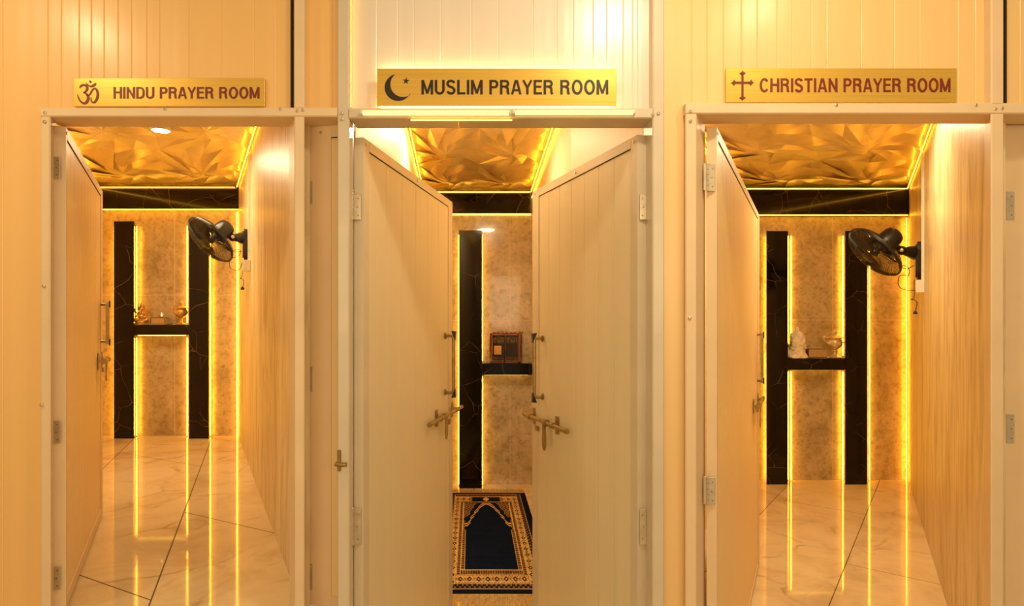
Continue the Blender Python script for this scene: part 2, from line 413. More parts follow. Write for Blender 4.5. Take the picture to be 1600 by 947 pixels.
def h_unit(key, pillars, ytop, Df, shelf, strips, where):
    R = ROOMS[key]; D = R['D']; k = R['k']; dx = k*(D-Df); zt = Z(ytop, Df); Dw = D-.035
    for n_, (a, b) in enumerate(pillars):
        xa, xb = X(a, Df), X(b, Df); c = ((xa+xb)/2, D-.02, R['zf'])
        lab = ('left' if n_ == 0 else 'right')+' tall black marble pillar of the H shape in the '+where if len(pillars) > 1 else 'tall black marble pillar seen through the gap of the double door'
        t = thing('marble_pillar', lab, 'pillar', c)
        mb = MB(); mb.prism([(xa, Df), (xb, Df), (xb+dx, D-.001), (xa+dx, D-.001)], R['zf'], zt); mb.build('pillar_block', M['black_marble'], t)
        for px, sidep, r in strips:
            if sidep != n_: continue
            inner = (px > shelf[0] and px < shelf[1])
            segs = [(R['zf']+.01, Z(shelf[3], Df)-.03), (Z(shelf[2], Df)+.02, zt-.03)] if inner else [(R['zf']+.01, zt-.03)]
            for z0, z1 in segs: strip([(X(px, Dw), Dw, z0), (X(px, Dw), Dw, z1)], r, 'led_strip', M['led'], t)
    xa, xb = X(shelf[0], Df)+.001, X(shelf[1], Df)-.001; c = ((xa+xb)/2, D-.02, Z(shelf[3], Df))
    t = thing('marble_shelf', 'black marble shelf '+('joining the two pillars in the ' if len(pillars) > 1 else 'running from the pillar behind the right leaf in the ')+where, 'shelf', c)
    mb = MB(); mb.prism([(xa, Df+.003), (xb, Df+.003), (xb+dx, D-.001), (xa+dx, D-.001)], Z(shelf[3], Df), Z(shelf[2], Df)); mb.build('shelf_block', M['black_marble'], t)
    zs = Z(shelf[3], Df)-.006; y = D-.05
    strip([(X(shelf[0], Df)+.03+k*(y-Df), y, zs), (X(shelf[1], Df)-.03+k*(y-Df), y, zs)], .003, 'shelf_led_strip', M['led_soft'], t)
h_unit('L', [(178, 209.5), (295, 326)], 346, 5.76, (209.5, 295, 508, 523.5), [(179, 0, .005), (213.2, 0, .004), (292.6, 1, .004), (328.8, 1, .004)], 'left room')
h_unit('R', [(1197.5, 1231), (1320.5, 1355)], 361, 6.42, (1231, 1320.5, 560, 578), [(1198.8, 0, .005), (1236, 0, .0045), (1317, 1, .0045), (1358.5, 1, .0045)], 'right room')
h_unit('M', [(717, 753)], 360, 6.27, (753, 831, 568, 586), [(716.6, 0, .003), (753.8, 0, .002)], 'middle room')
# ceiling downlight in left room
zc = ROOMS['L']['zc']; Dd = (zc-.03-CH)*F/(500-203); c = (X(251, Dd), Dd, zc-.035)
t = thing('ceiling_downlight', 'round white downlight set in the gold faceted ceiling of the left room', 'downlight', c)
mb = MB(); mb.lathe(c, [(.060, 0), (.062, .004), (.062, .034)], n=28); mb.build('lamp_rim', M['white_plastic'], t, True)
mb = MB(); mb.lathe((c[0], c[1], c[2]-.002), [(.050, 0), (.050, .003)], n=28); mb.build('diffuser', M['downlight'], t)
# middle room downlight above the door head, seen only as a shine on the back wall
Rm = ROOMS['M']; Dd = 4.1; c = (-.348, Dd, Rm['zc']-.06)
t = thing('ceiling_downlight', 'round downlight of the middle room, seen mirrored in the polished back wall', 'downlight', c)
mb = MB(); mb.lathe(c, [(.060, 0), (.062, .004), (.062, .058)], n=28); mb.build('lamp_rim', M['white_plastic'], t, True)
mb = MB(); mb.lathe((c[0], c[1], c[2]-.002), [(.050, 0), (.050, .003)], n=28); mb.build('diffuser', M['downlight'], t)
def rlamp(loc, power, size): lamp('room_downlight', loc, power, size, (1, .80, .48))
rlamp((-2.42, 4.35, ROOMS['L']['zc']-.09), 20, .8)
rlamp((-.348, 4.1, Rm['zc']-.09), 22, .22)
rlamp((2.25, 4.2, ROOMS['R']['zc']-.09), 30, .9)

# ------------------------------------------------------------------ the front wall
def grooved(mb, x0, x1, z0, z1, y, xs, mi=0, th=.04, g=.003, d=.0018):
    xs = [x for x in sorted(xs) if x0+.01 < x < x1-.01]
    prof = [(x0, y)]
    for x in xs: prof += [(x-g, y), (x, y+d), (x+g, y)]
    prof += [(x1, y)]
    n = len(prof); vs = [(x, yy, z0) for x, yy in prof]+[(x, yy, z1) for x, yy in prof]+[(x, y+th, z0) for x, yy in prof]+[(x, y+th, z1) for x, yy in prof]
    fs = []
    for i in range(n-1):
        fs += [(i, i+1, n+i+1, n+i), (2*n+i+1, 2*n+i, 3*n+i, 3*n+i+1), (i+1, i, 2*n+i, 2*n+i+1), (n+i, n+i+1, 3*n+i+1, 3*n+i)]
    fs += [(0, n, 3*n, 2*n), (n-1, 3*n-1, 4*n-1, 2*n-1)]
    mb.add(vs, fs, mi)
ZT = 3.15
LG = [1, -21, -45, -75, 51, 72, 93, 121, 140, 160, 182, 203, 227, 247, 293, 344, 395, 430]
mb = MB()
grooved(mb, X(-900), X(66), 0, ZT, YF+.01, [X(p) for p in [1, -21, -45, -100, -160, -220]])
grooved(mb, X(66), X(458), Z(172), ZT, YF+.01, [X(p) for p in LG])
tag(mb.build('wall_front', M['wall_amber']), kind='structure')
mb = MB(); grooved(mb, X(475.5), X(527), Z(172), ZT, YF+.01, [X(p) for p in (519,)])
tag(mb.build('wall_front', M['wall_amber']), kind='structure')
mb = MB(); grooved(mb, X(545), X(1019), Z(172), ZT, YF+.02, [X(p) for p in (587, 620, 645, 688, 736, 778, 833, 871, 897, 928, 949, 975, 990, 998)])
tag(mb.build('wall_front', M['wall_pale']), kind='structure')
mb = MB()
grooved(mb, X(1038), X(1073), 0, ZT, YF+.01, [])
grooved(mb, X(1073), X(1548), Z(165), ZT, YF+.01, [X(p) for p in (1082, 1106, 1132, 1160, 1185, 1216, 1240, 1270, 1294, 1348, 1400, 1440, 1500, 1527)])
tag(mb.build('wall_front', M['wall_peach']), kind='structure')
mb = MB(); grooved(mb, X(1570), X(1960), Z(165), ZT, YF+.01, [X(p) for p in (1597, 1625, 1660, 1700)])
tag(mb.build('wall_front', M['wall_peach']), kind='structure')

mb = MB(); grooved(mb, X(1958), X(2700), 0, ZT, YF+.01, [X(p) for p in range(1990, 2700, 45)]); tag(mb.build('wall_front', M['wall_peach']), kind='structure')
def bar(mb, x0, x1, z0, z1, yf, yb, k, chamfer=.004):
    dx = k*(yb-yf); c = chamfer
    prof = [(x0+c, yf), (x1-c, yf), (x1, yf+c), (x1+dx, yb), (x0+dx, yb), (x0, yf+c)]
    mb.prism(prof, z0, z1)
def hbar(mb, x0, x1, z0, z1, yf, yb, c=.004):
    prof = [(yf, z0+c), (yf, z1-c), (yf+c, z1), (yb, z1), (yb, z0), (yf+c, z0)]
    mb.extr([(x0, y, z) for y, z in prof], (x1-x0, 0, 0))
def screw(parent, px, py, y, r=.006):
    mb = MB(); c = (X(px, y), y+.001, Z(py, y)); mb.lathe(c, [(r, 0), (r*.95, .002), (r*.5, .0035), (r*.45, .002)], (0, -1, 0), 12); mb.build('screw', M['steel'], parent, True)
yf = YF-.025
def frame(name, mat, k, lpost, rpost, head, rpost_up=None, head_ext=None, zb=0, screws=(), yb=2.37, lup=False):
    t = thing(name, None, None, (X(sum(lpost)/2), YF, zb)); tag(t, kind='structure')
    zh0, zh1 = Z(head[1], yf), Z(head[0], yf)
    mb = MB(); bar(mb, X(lpost[0], yf), X(lpost[1], yf), zb, (ZT if lup else zh0), yf, yb, k); mb.build('jamb', mat, t)
    mb = MB(); bar(mb, X(rpost[0], yf), X(rpost[1], yf), zb, (ZT if lup else zh0), yf, yb, k); mb.build('jamb', mat, t)
    mb = MB(); hbar(mb, X(lpost[1] if lup else lpost[0], yf), X(head_ext or (rpost[0] if lup else rpost[1]), yf), zh0, zh1, yf-.002, yb); mb.build('head', mat, t)
    if rpost_up:
        mb = MB(); bar(mb, X(rpost_up[0], yf), X(rpost_up[1], yf), zh1, ZT, yf, YF+.04, 0); mb.build('post', mat, t)
        mb = MB()
        for p in (rpost_up[0]-3, rpost_up[1]+1.5):
            mb.box((X(p, YF)-.0035, YF-.004, zh1), (X(p, YF)+.0035, YF+.008, ZT))
        mb.build('gap_strip', M['dark_gap'], t)  # dark strips painted as the shaded gaps beside the post
    for px, py in screws: screw(t, px, py, yf-.003)
    return t
zfL = ROOMS['L']['zf']
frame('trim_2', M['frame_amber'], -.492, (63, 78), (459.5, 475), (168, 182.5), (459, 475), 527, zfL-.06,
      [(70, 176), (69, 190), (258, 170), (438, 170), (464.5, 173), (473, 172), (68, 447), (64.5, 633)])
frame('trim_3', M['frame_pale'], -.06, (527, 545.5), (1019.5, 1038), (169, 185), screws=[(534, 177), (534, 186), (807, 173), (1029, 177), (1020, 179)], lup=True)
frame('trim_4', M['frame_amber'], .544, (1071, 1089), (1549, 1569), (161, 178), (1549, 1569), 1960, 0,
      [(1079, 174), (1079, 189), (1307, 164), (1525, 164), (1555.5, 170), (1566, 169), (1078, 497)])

# ------------------------------------------------------------------ door leaves
class Leaf:
    def __init__(s, A, B, side, th):
        s.A = Vector(A); d = Vector(B)-s.A; s.len = d.length; s.d = d.normalized(); s.side = side
        s.n = Vector((s.d.y, -s.d.x))*side; s.th = th     # n: out of the face one sees
    def p(s, u, w, z):
        q = s.A+s.d*u+s.n*w; return Vector((q.x, q.y, z))
    def u(s, px):
        k = (px-800)/F; return (k*s.A.y-s.A.x)/(s.d.x-k*s.d.y)
    def z(s, px, py):
        u = s.u(px); return CH+(HZ-py)*(s.A.y+s.d.y*u)/F
    def box(s, mb, u0, u1, w0, w1, z0, z1, mi=0):
        if s.side > 0: mb.hexa([s.p(u0,w1,z0), s.p(u0,w0,z0), s.p(u1,w0,z0), s.p(u1,w1,z0), s.p(u0,w1,z1), s.p(u0,w0,z1), s.p(u1,w0,z1), s.p(u1,w1,z1)], mi)
        else: mb.hexa([s.p(u0,w0,z0), s.p(u0,w1,z0), s.p(u1,w1,z0), s.p(u1,w0,z0), s.p(u0,w0,z1), s.p(u0,w1,z1), s.p(u1,w1,z1), s.p(u1,w0,z1)], mi)
def hinge(parent, cx, y, z0, z1, wp, sgn, jamb=True, rows=3):
    """steel butt hinge: plate on the leaf's edge facing the viewer, knuckle in the gap"""
    mb = MB()
    mb.bbox((cx, y, z0), (cx+sgn*wp, y+.003, z1), .001)
    if jamb: mb.bbox((cx-sgn*.004, y-.001, z0+.003), (cx-sgn*.017, y+.002, z1+.004), .001)
    h = mb.build('hinge', M['steel'], parent)
    mb = MB(); n = 5
    for i in range(n):
        a = z0+(z1-z0)*i/n+.0008; b = z0+(z1-z0)*(i+1)/n-.0008
        mb.lathe((cx-sgn*.002, y-.003, a), [(.0045, 0), (.0045, b-a)], n=10)
    mb.lathe((cx-sgn*.002, y-.003, z1), [(.0055, 0), (.004, .005)], n=10)
    mb.build('knuckle', M['steel'], h, True)
    mb = MB()
    for i in range(rows):
        z = z0+(z1-z0)*(i+.5)/rows
        mb.lathe((cx+sgn*wp*(.62 if i != 1 else .5), y+.001, z), [(.003, 0), (.0028, .0025), (.001, .003)], (0, -1, 0), 8)
    mb.build('hinge_screws', M['brass'], h, True)
def make_leaf(name, A, B, side, zb, zt, mat, fmat, boards, stile, hinges, handle, boltp, th=.036, sf=.09, label=None):
    L = Leaf(A, B, side, th); t = thing(name, label, None, L.p(0, 0, zb), kind='structure')
    # board with tongue and groove lines
    mb = MB(); us = [stile+(L.len-sf-stile)*i/boards for i in range(boards+1)]
    z0, z1 = zb+.045, zt-.038
    for i in range(boards):
        a, b = us[i]+.0015, us[i+1]-.0015
        L.box(mb, a, b, -th+.003, -.003, z0, z1)
        L.box(mb, b, b+.003, -th+.005, -.006, z0, z1)
    mb.build('board_panel', mat, t)
    mb = MB(); L.box(mb, 0, stile, -th, 0, zb, zt); L.box(mb, L.len-sf, L.len, -th, 0, zb, zt); mb.build('stile', fmat, t)
    mb = MB(); L.box(mb, stile, L.len-sf, -th, .0005, zt-.038, zt); mb.build('top_rail', fmat, t)
    mb = MB(); L.box(mb, stile, L.len-sf, -th, .0005, zb, zb+.045); mb.build('bottom_rail', fmat, t)
    mb = MB(); L.box(mb, stile, L.len-sf, -.003, -.0005, zt-.0415, zt-.038); mb.build('gap_strip', M['dark_gap'], t)  # dark strip in place of the shaded gap under the rail
    mb = MB()
    for u in (stile*.5, L.len*.5, L.len-sf*.4):
        mb.lathe(L.p(u, 0, zt-.019), [(.006, -.001), (.006, .002), (.003, .0035)], (L.n.x, L.n.y, 0), 10)
    mb.build('rail_screws', M['steel'], t, True)
    # knuckle side: the edge of the leaf facing the viewer spans w -th..0 at u=0
    e = L.p(0, -th, 0); e2 = L.p(0, 0, 0)
    for (za, zb_) in hinges:
        sg = 1 if e2.x > e.x else -1
        hinge(t, e.x, min(e.y, e2.y)-.004, min(za, zb_), max(za, zb_), abs(e2.x-e.x)*.78, sg)
    if handle:
        ph, ya, yb_, caps = handle
        u = L.u(ph); za, zb2 = L.z(ph, ya), L.z(ph, yb_)
        w = .045 if caps else .022
        hm = M['brass']
        mb = MB()
        if caps:
            mb.tube(smooth_path([L.p(u, 0, za), L.p(u, w*.8, za), L.p(u, w, za-.02), L.p(u, w, (za+zb2)/2), L.p(u, w, zb2+.02), L.p(u, w*.8, zb2), L.p(u, 0, zb2)], 5), .0085, 10)
            for z in (za, zb2): mb.lathe(L.p(u, 0, z), [(.017, 0), (.017, .004), (.012, .008)], (L.n.x, L.n.y, 0), 14)
        else:
            mb.tube([L.p(u, 0, za), L.p(u, w, za)], .007, 8); mb.tube([L.p(u, 0, zb2), L.p(u, w, zb2)], .007, 8)
            L.box(mb, u-.009, u+.009, w, w+.016, zb2-.012, za+.012)
        h = mb.build('handle', hm, t, True)
        if caps:
            mb = MB()
            for z, s_ in ((za, 1), (zb2, -1)):
                pts = [L.p(u-.010, w*.75, z+s_*.028), L.p(u-.010, w+.014, z+s_*.026), L.p(u-.010, w+.010, z-s_*.022)]
                q = L.d*.020; mb.extr(pts, (q.x, q.y, 0))
            mb.build('handle_cap', M['black_plastic'], h)
        else:
            mb = MB(); L.box(mb, u-.010, u+.010, w+.015, w+.022, (za*.93+zb2*.07), za+.02); L.box(mb, u-.010, u+.010, w+.015, w+.022, zb2-.02, (zb2*.93+za*.07)); mb.build('handle_cap', M['black_plastic'], h)
    if boltp:
        pa, ya, pb, f1, f2, ft, hang = boltp     # start px (toward hinge), y there, end px, bracket px x2, tongue px
        ua = L.u(pa); z = L.z(pa, ya); ub = pb if pb < 5 else L.u(pb)
        mb = MB(); w = .026; r = .0105
        mb.tube([L.p(ua, w, z), L.p(ub, w, z)], r, 12); mb.tube([L.p(ua-.006, w, z), L.p(ua+.02, w, z)], r*1.15, 12)
        bo = mb.build('door_bolt', M['brass'], t, True)
        for f in (f1, f2):
            u = L.u(f) if f > 5 else f; mb = MB()
            L.box(mb, u-.018, u+.018, 0, .004, z-.042, z+.042); L.box(mb, u-.014, u+.014, .003, w, z-.007, z+.007)
            mb.tube([L.p(u-.016, w, z), L.p(u+.016, w, z)], r*1.45, 12); mb.build('bolt_bracket', M['brass'], bo)
        u = L.u(ft); mb = MB(); mb.tube([L.p(u-.02, w, z), L.p(u+.02, w, z)], r*1.55, 12)
        L.box(mb, u-.016, u+.016, w+.004, w+.012, z-.04, z)
        pts = []
        for i in range(7):
            a = i/6; wd = .016+.010*math.sin(math.pi*a)*(1-.2*a); pts.append((wd if a < 1 else .008, z-.035-hang*a))
        outl = [L.p(u-a, w+.004, zz) for a, zz in pts]+[L.p(u+a, w+.004, zz) for a, zz in reversed(pts)]
        q = L.n*.006; mb.extr(outl, (q.x, q.y, 0)); mb.build('bolt_tongue', M['brass'], bo)
        mb = MB(); u2 = L.u(ft)+(.17 if L.len < 1.6 else .2); 
        L.box(mb, u2-.018, u2+.018, 0, .010, z-.068, z-.044); mb.build('bolt_staple', M['brass'], bo)
    return L, t
zt = Z(194.5, 2.30); ztm = CH+.665
hz = lambda ys, D: [(Z(a, D), Z(b, D)) for a, b in ys]
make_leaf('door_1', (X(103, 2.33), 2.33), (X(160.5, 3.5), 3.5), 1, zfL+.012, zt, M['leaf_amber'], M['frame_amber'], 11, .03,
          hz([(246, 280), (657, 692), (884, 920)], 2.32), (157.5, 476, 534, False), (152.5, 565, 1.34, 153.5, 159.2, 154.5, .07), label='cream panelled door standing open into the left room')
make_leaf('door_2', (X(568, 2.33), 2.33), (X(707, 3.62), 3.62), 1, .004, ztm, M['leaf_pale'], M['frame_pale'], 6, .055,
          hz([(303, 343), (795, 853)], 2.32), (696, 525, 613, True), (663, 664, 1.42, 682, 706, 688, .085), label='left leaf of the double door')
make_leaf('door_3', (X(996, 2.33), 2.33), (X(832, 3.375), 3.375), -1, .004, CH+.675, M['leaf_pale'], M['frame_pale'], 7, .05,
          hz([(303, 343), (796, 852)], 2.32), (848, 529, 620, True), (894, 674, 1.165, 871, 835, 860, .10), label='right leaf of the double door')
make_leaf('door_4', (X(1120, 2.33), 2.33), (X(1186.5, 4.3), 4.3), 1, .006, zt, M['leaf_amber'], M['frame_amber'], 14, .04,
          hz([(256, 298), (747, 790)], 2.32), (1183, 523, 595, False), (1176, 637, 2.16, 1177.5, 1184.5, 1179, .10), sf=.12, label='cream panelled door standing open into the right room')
# neighbouring leaves cut off by the next post
def side_leaf(name, x0, y0, x1, y1, zb, zt, stile, hinges, label, mat, fmat):
    A = Vector((x0, y0)); B = Vector((x1, y1)); L = Leaf(A, B, 1, .036)
    if L.n.y > 0: L = Leaf(A, B, -1, .036)
    t = thing(name, label, None, L.p(0, 0, zb), kind='structure')
    mb = MB(); L.box(mb, stile, L.len, -.034, -.004, zb+.04, zt-.05); mb.build('board_panel', mat, t)
    mb = MB(); L.box(mb, 0, stile, -.036, 0, zb, zt); mb.build('stile', fmat, t)
    mb = MB(); L.box(mb, stile, L.len, -.036, -.001, zt-.05, zt); mb.build('top_rail', fmat, t)
    mb = MB(); L.box(mb, stile, L.len, -.036, -.001, zb, zb+.04); mb.build('bottom_rail', fmat, t)
    for a, b in hinges:
        mb = MB(); L.box(mb, .002, .03, 0, .003, b, a); h = mb.build('hinge', M['steel'], t)
        mb = MB()
        for i in range(3): mb.lathe(L.p(.020, .0025, b+(a-b)*(i+.5)/3), [(.003, 0), (.002, .002)], (L.n.x, L.n.y, 0), 8)
        mb.build('hinge_screws', M['brass'], h)
    mb = MB(); mb.lathe(L.p(stile*.6, 0, zt-.03), [(.006, 0), (.004, .003)], (L.n.x, L.n.y, 0), 10); mb.build('screw', M['steel'], t)
    mb = MB(); L.box(mb, stile-.001, L.len, -.006, -.0005, zt-.053, zt-.05); mb.build('gap_strip', M['dark_gap'], t)  # dark strip for the shaded gap below the top rail
side_leaf('door_5', X(477, 2.38), 2.38, X(548, 2.34), 2.34, zfL+.01, Z(196, 2.38), .105, hz([(283, 318), (573, 612), (882, 922)], 2.37),
          'neighbouring door leaf cut off between the left frame and the grey post', M['leaf_amber'], M['frame_amber'])
side_leaf('door_6', X(1571, 2.40), 2.40, X(1800, 2.36), 2.36, .01, Z(191, 2.40), .14, hz([(299, 343), (648, 693)], 2.39),
          'neighbouring door leaf at the right edge of the picture', M['leaf_amber'], M['frame_amber'])
mb = MB(); mb.box((X(475, 2.5), 2.46, zfL), (X(549, 2.5), 2.5, 2.6)); mb.box((X(475, 2.4), 2.40, Z(196, 2.4)+.001), (X(549, 2.4), 2.45, Z(182, 2.4)+.05)); tag(mb.build('shade_backing_1', M['dark_gap']), kind='structure')  # added dark sheets, painted shade behind and above the leaf
mb = MB(); mb.box((X(1572, 2.5), 2.47, 0), (X(1800, 2.5), 2.5, 2.6)); tag(mb.build('shade_backing_2', M['dark_gap']), kind='structure')  # added dark sheet, painted shade behind the right-hand leaf
# lever handle on the grey post
y = yf
t = thing('lever_handle', 'brass lever door handle low on the grey post between left and middle rooms', 'door handle', (X(529, y), y, Z(722, y)))
mb = MB(); mb.bbox((X(527.3, y), y-.006, Z(736, y)), (X(533, y), y+.001, Z(703, y)), .002); mb.build('back_plate', M['brass'], t)
mb = MB(); mb.tube([(X(529.5, y), y-.004, Z(722, y)), (X(529.5, y), y-.035, Z(722, y))], .007, 10)
mb.tube(smooth_path([(X(528.5, y), y-.036, Z(722, y)), (X(535, y-.04), y-.04, Z(722.5, y)), (X(541, y-.04), y-.04, Z(722, y))], 5), [.0075]*10+[.0095], 12); mb.build('lever', M['brass'], t, True)

# ------------------------------------------------------------------ signs
GW = .165
def arc(cx, cy, rx, ry, a0, a1, n=14):
    return [(cx+rx*math.cos(math.radians(a0+(a1-a0)*i/n)), cy+ry*math.sin(math.radians(a0+(a1-a0)*i/n))) for i in range(n+1)]
h_ = GW/2
def roundrect(x0, x1, y0, y1, r, a0, a1): pass
GLY = {   # width, strokes (centre lines on a cap height of 1)
 'H': (.66, [[(h_, 0), (h_, 1)], [(.66-h_, 0), (.66-h_, 1)], [(h_, .53), (.66-h_, .53)]]),
 'I': (GW, [[(h_, 0), (h_, 1)]]),
 'N': (.66, [[(h_, 0), (h_, 1)], [(.66-h_, 0), (.66-h_, 1)], [(h_+.01, .93), (.66-h_-.01, .07)]]),
 'D': (.66, [[(h_, 0), (h_, 1)], [(h_, 1-h_*.9)]+arc(.30, .62, .66-h_-.30, .38-h_*.9, 90, 0, 10)+arc(.30, .38, .66-h_-.30, .38-h_*.9, 0, -90, 10)+[(h_, h_*.9)]]),
 'U': (.66, [[(h_, 1)]+arc(.33, .30, .33-h_, .30-h_*.8, 180, 360, 16)+[(.66-h_, 1)]]),
 'P': (.60, [[(h_, 0), (h_, 1)], [(h_, 1-h_*.9)]+arc(.34, .71, .60-h_-.34, .29-h_*.9, 90, -90, 14)+[(h_, .42+h_*.9)]]),
 'R': (.66, [[(h_, 0), (h_, 1)], [(h_, 1-h_*.9)]+arc(.36, .735, .62-h_-.36, .265-h_*.9, 90, -90, 14)+[(h_, .47+h_*.9)], [(.38, .52)]+arc(.36, .36, .60-h_-.36, .14, 80, 0, 6)+[(.60-h_, .16), (.655-h_, 0)]]),
 'A': (.70, [[(.08, 0), (.35-.035, .99)], [(.62, 0), (.35+.035, .99)], [(.16, .29), (.54, .29)]]),
 'Y': (.68, [[(.07, 1), (.34, .45)], [(.61, 1), (.34, .45)], [(.34, 0), (.34, .50)]]),
 'E': (.56, [[(h_, 0), (h_, 1)], [(h_, 1-h_*.9), (.56, 1-h_*.9)], [(h_, .53), (.52, .53)], [(h_, h_*.9), (.56, h_*.9)]]),
 'O': (.72, [arc(.36, .5, .36-h_, .5+.012-h_*.85, 0, 360, 36)]),
 'M': (.78, [[(h_, 0), (h_, 1)], [(.78-h_, 0), (.78-h_, 1)], [(h_+.015, .97), (.39, .06)], [(.78-h_-.015, .97), (.39, .06)]]),
 'S': (.62, [arc(.31, .74, .31-h_, .26+.01-h_*.85, 15, 185, 14)+[(.10, .66), (.20, .56), (.42, .465), (.52, .36)]+arc(.31, .27, .31-h_, .27+.01-h_*.85, 0, -165, 14)]),
 'L': (.54, [[(h_, 0), (h_, 1)], [(h_, h_*.9), (.54, h_*.9)]]),
 'C': (.68, [arc(.35, .5, .35-h_, .5+.012-h_*.85, 38, 322, 26)]),
 'T': (.60, [[(.30, 0), (.30, 1)], [(0, 1-h_*.9), (.60, 1-h_*.9)]]),
}
def text_poly(mb, txt, px0, px1, ya, yb, y, dep, mi=0, off=.012):
    adv = 0; pos = []
    for i, ch in enumerate(txt):
        if ch == ' ': adv += .34; continue
        if i and txt[i-1:i+1] in ('AY', 'RA', 'YE'): adv -= .06 if txt[i-1:i+1] == 'AY' else .03
        pos.append((adv, ch)); adv += GLY[ch][0]+.105
    tot = adv-.105; x0, x1, z0, z1 = X(px0, y), X(px1, y), Z(yb, y), Z(ya, y)
    sx, sz = (x1-x0)/tot, z1-z0; layer = 0
    for ax, ch in pos:
        for st in GLY[ch][1]:
            layer += 1; dd = dep*(1+.06*(layer % 5))
            closed = len(st) > 20 and abs(st[0][0]-st[-1][0]) < 1e-6 and abs(st[0][1]-st[-1][1]) < 1e-6
            Ls, Rs = [], []; n = len(st)
            for i, p in enumerate(st):
                a = st[i-1] if i else (st[-2] if closed else st[0]); b = st[i+1] if i < n-1 else (st[1] if closed else st[-1])
                t = Vector((b[0]-a[0], b[1]-a[1])).normalized(); nn = Vector((-t.y, t.x))
                w = h_*(abs(nn.x)+abs(nn.y)*.88)/max(1, abs(nn.x)+abs(nn.y)*.88) if len(st) > 2 else h_*(1 if abs(t.y) > .98 else .88)
                if len(st) == 2 and .02 < abs(t.x) < .98: w = h_*.9
                Ls.append((p[0]+nn.x*w, p[1]+nn.y*w)); Rs.append((p[0]-nn.x*w, p[1]-nn.y*w))
            cl = lambda q: (x0+(ax+q[0])*sx, y, z0+min(1.014, max(-.014, q[1]))*sz)
            for i in range(n-1):
                mb.extr([cl(Ls[i]), cl(Ls[i+1]), cl(Rs[i+1]), cl(Rs[i])], (0, -dd, 0))
def ribbon(mb, pts, conv, y, dep, n=6):
    sp = smooth_path([(a, b, w) for a, b, w in pts], n)
    L_, R_ = [], []
    for i, p in enumerate(sp):
        a = sp[max(i-1, 0)]; b = sp[min(i+1, len(sp)-1)]; t = Vector((b.x-a.x, b.y-a.y)).normalized(); nn = Vector((-t.y, t.x)); w = p.z/2
        L_.append((p.x+nn.x*w, p.y+nn.y*w)); R_.append((p.x-nn.x*w, p.y-nn.y*w))
    for i in range(len(sp)-1):
        q = [conv(*L_[i]), conv(*L_[i+1]), conv(*R_[i+1]), conv(*R_[i])]
        mb.extr([(X(a, y), y, Z(b, y)) for a, b in q], (0, -dep, 0))
def sign(label, px0, px1, ya, yb, y, tx, ink, symbol):
    t = thing('sign', label, 'sign', (X((px0+px1)/2, y), y, Z(yb, y)))
    mb = MB(); mb.bbox((X(px0, y), y, Z(yb, y)), (X(px1, y), y+.006, Z(ya, y)), .001); mb.build('plate', M['gold_sign'], t)
    mb = MB(); text_poly(mb, tx[0], tx[1], tx[2], tx[3], tx[4], y-.0003, .001, off=tx[5]); mb.build('lettering', ink, t)
    mb = MB(); star = symbol(mb, y-.0003); mb.build('symbol', ink, t)
    if star: star.build('star', ink, t)
    return t
def om(mb, y):
    cv = lambda a, b: (100+a/4.848, 100+b/4.848)
    d = .001
    ribbon(mb, [(121, 184, 3), (124, 170, 12), (145, 160, 17), (168, 165, 19), (176, 188, 19), (163, 210, 14), (146, 219, 7)], cv, y, d)
    ribbon(mb, [(150, 218, 6), (172, 228, 15), (184, 255, 20), (173, 287, 20), (150, 298, 17), (124, 280, 12), (109, 252, 8), (103, 229, 3)], cv, y, d)
    ribbon(mb, [(172, 234, 5), (190, 236, 10), (203, 220, 13), (216, 196, 13), (234, 185, 13), (250, 200, 17), (256, 232, 19), (248, 268, 18), (230, 290, 14), (212, 288, 11), (206, 270, 9), (206, 252, 3)], cv, y, d)
    ribbon(mb, [(166, 140, 2), (180, 158, 9), (203, 170, 14), (226, 162, 17), (237, 152, 15), (240, 143, 4)], cv, y, d)
    mb.extr([(X(a, y), y, Z(b, y)) for a, b in [cv(198, 122), cv(188, 134), cv(199, 146), cv(210, 134)]], (0, -d, 0))
def moon(mb, y):
    cv = lambda a, b: (X(580+a/4, y), y, Z(95+b/4, y))
    co, ro = (168, 167), 84; n = 28
    t1, t2 = (148, 86), (250, 208); ci, ri = (199, 147), 79.5
    a1 = math.atan2(t1[1]-co[1], t1[0]-co[0]); a2 = math.atan2(t2[1]-co[1], t2[0]-co[0])
    if a1 < a2: a1 += 2*math.pi
    b1 = math.atan2(t1[1]-ci[1], t1[0]-ci[0]); b2 = math.atan2(t2[1]-ci[1], t2[0]-ci[0])
    if b1 < b2: b1 += 2*math.pi
    O = [(co[0]+ro*math.cos(a1+(a2-a1)*i/n), co[1]+ro*math.sin(a1+(a2-a1)*i/n)) for i in range(n+1)]
    I = [(ci[0]+ri*math.cos(b1+(b2-b1)*i/n), ci[1]+ri*math.sin(b1+(b2-b1)*i/n)) for i in range(n+1)]
    for i in range(n):
        if i == n-1: I[n] = O[n]
        if i == 0: I[0] = O[0]
        mb.extr([cv(*O[i]), cv(*O[i+1]), cv(*I[i+1]), cv(*I[i])], (0, -.001, 0))
    st = []
    for i in range(10):
        r = 23 if i % 2 == 0 else 8.5; q = -math.pi/2+i*math.pi/5+.12; st.append((218+r*math.cos(q), 126+r*math.sin(q)))
    m2 = MB()
    for i in range(10): m2.extr([cv(218, 126), cv(*st[i]), cv(*st[(i+1) % 10])], (0, -.001, 0))
    return m2
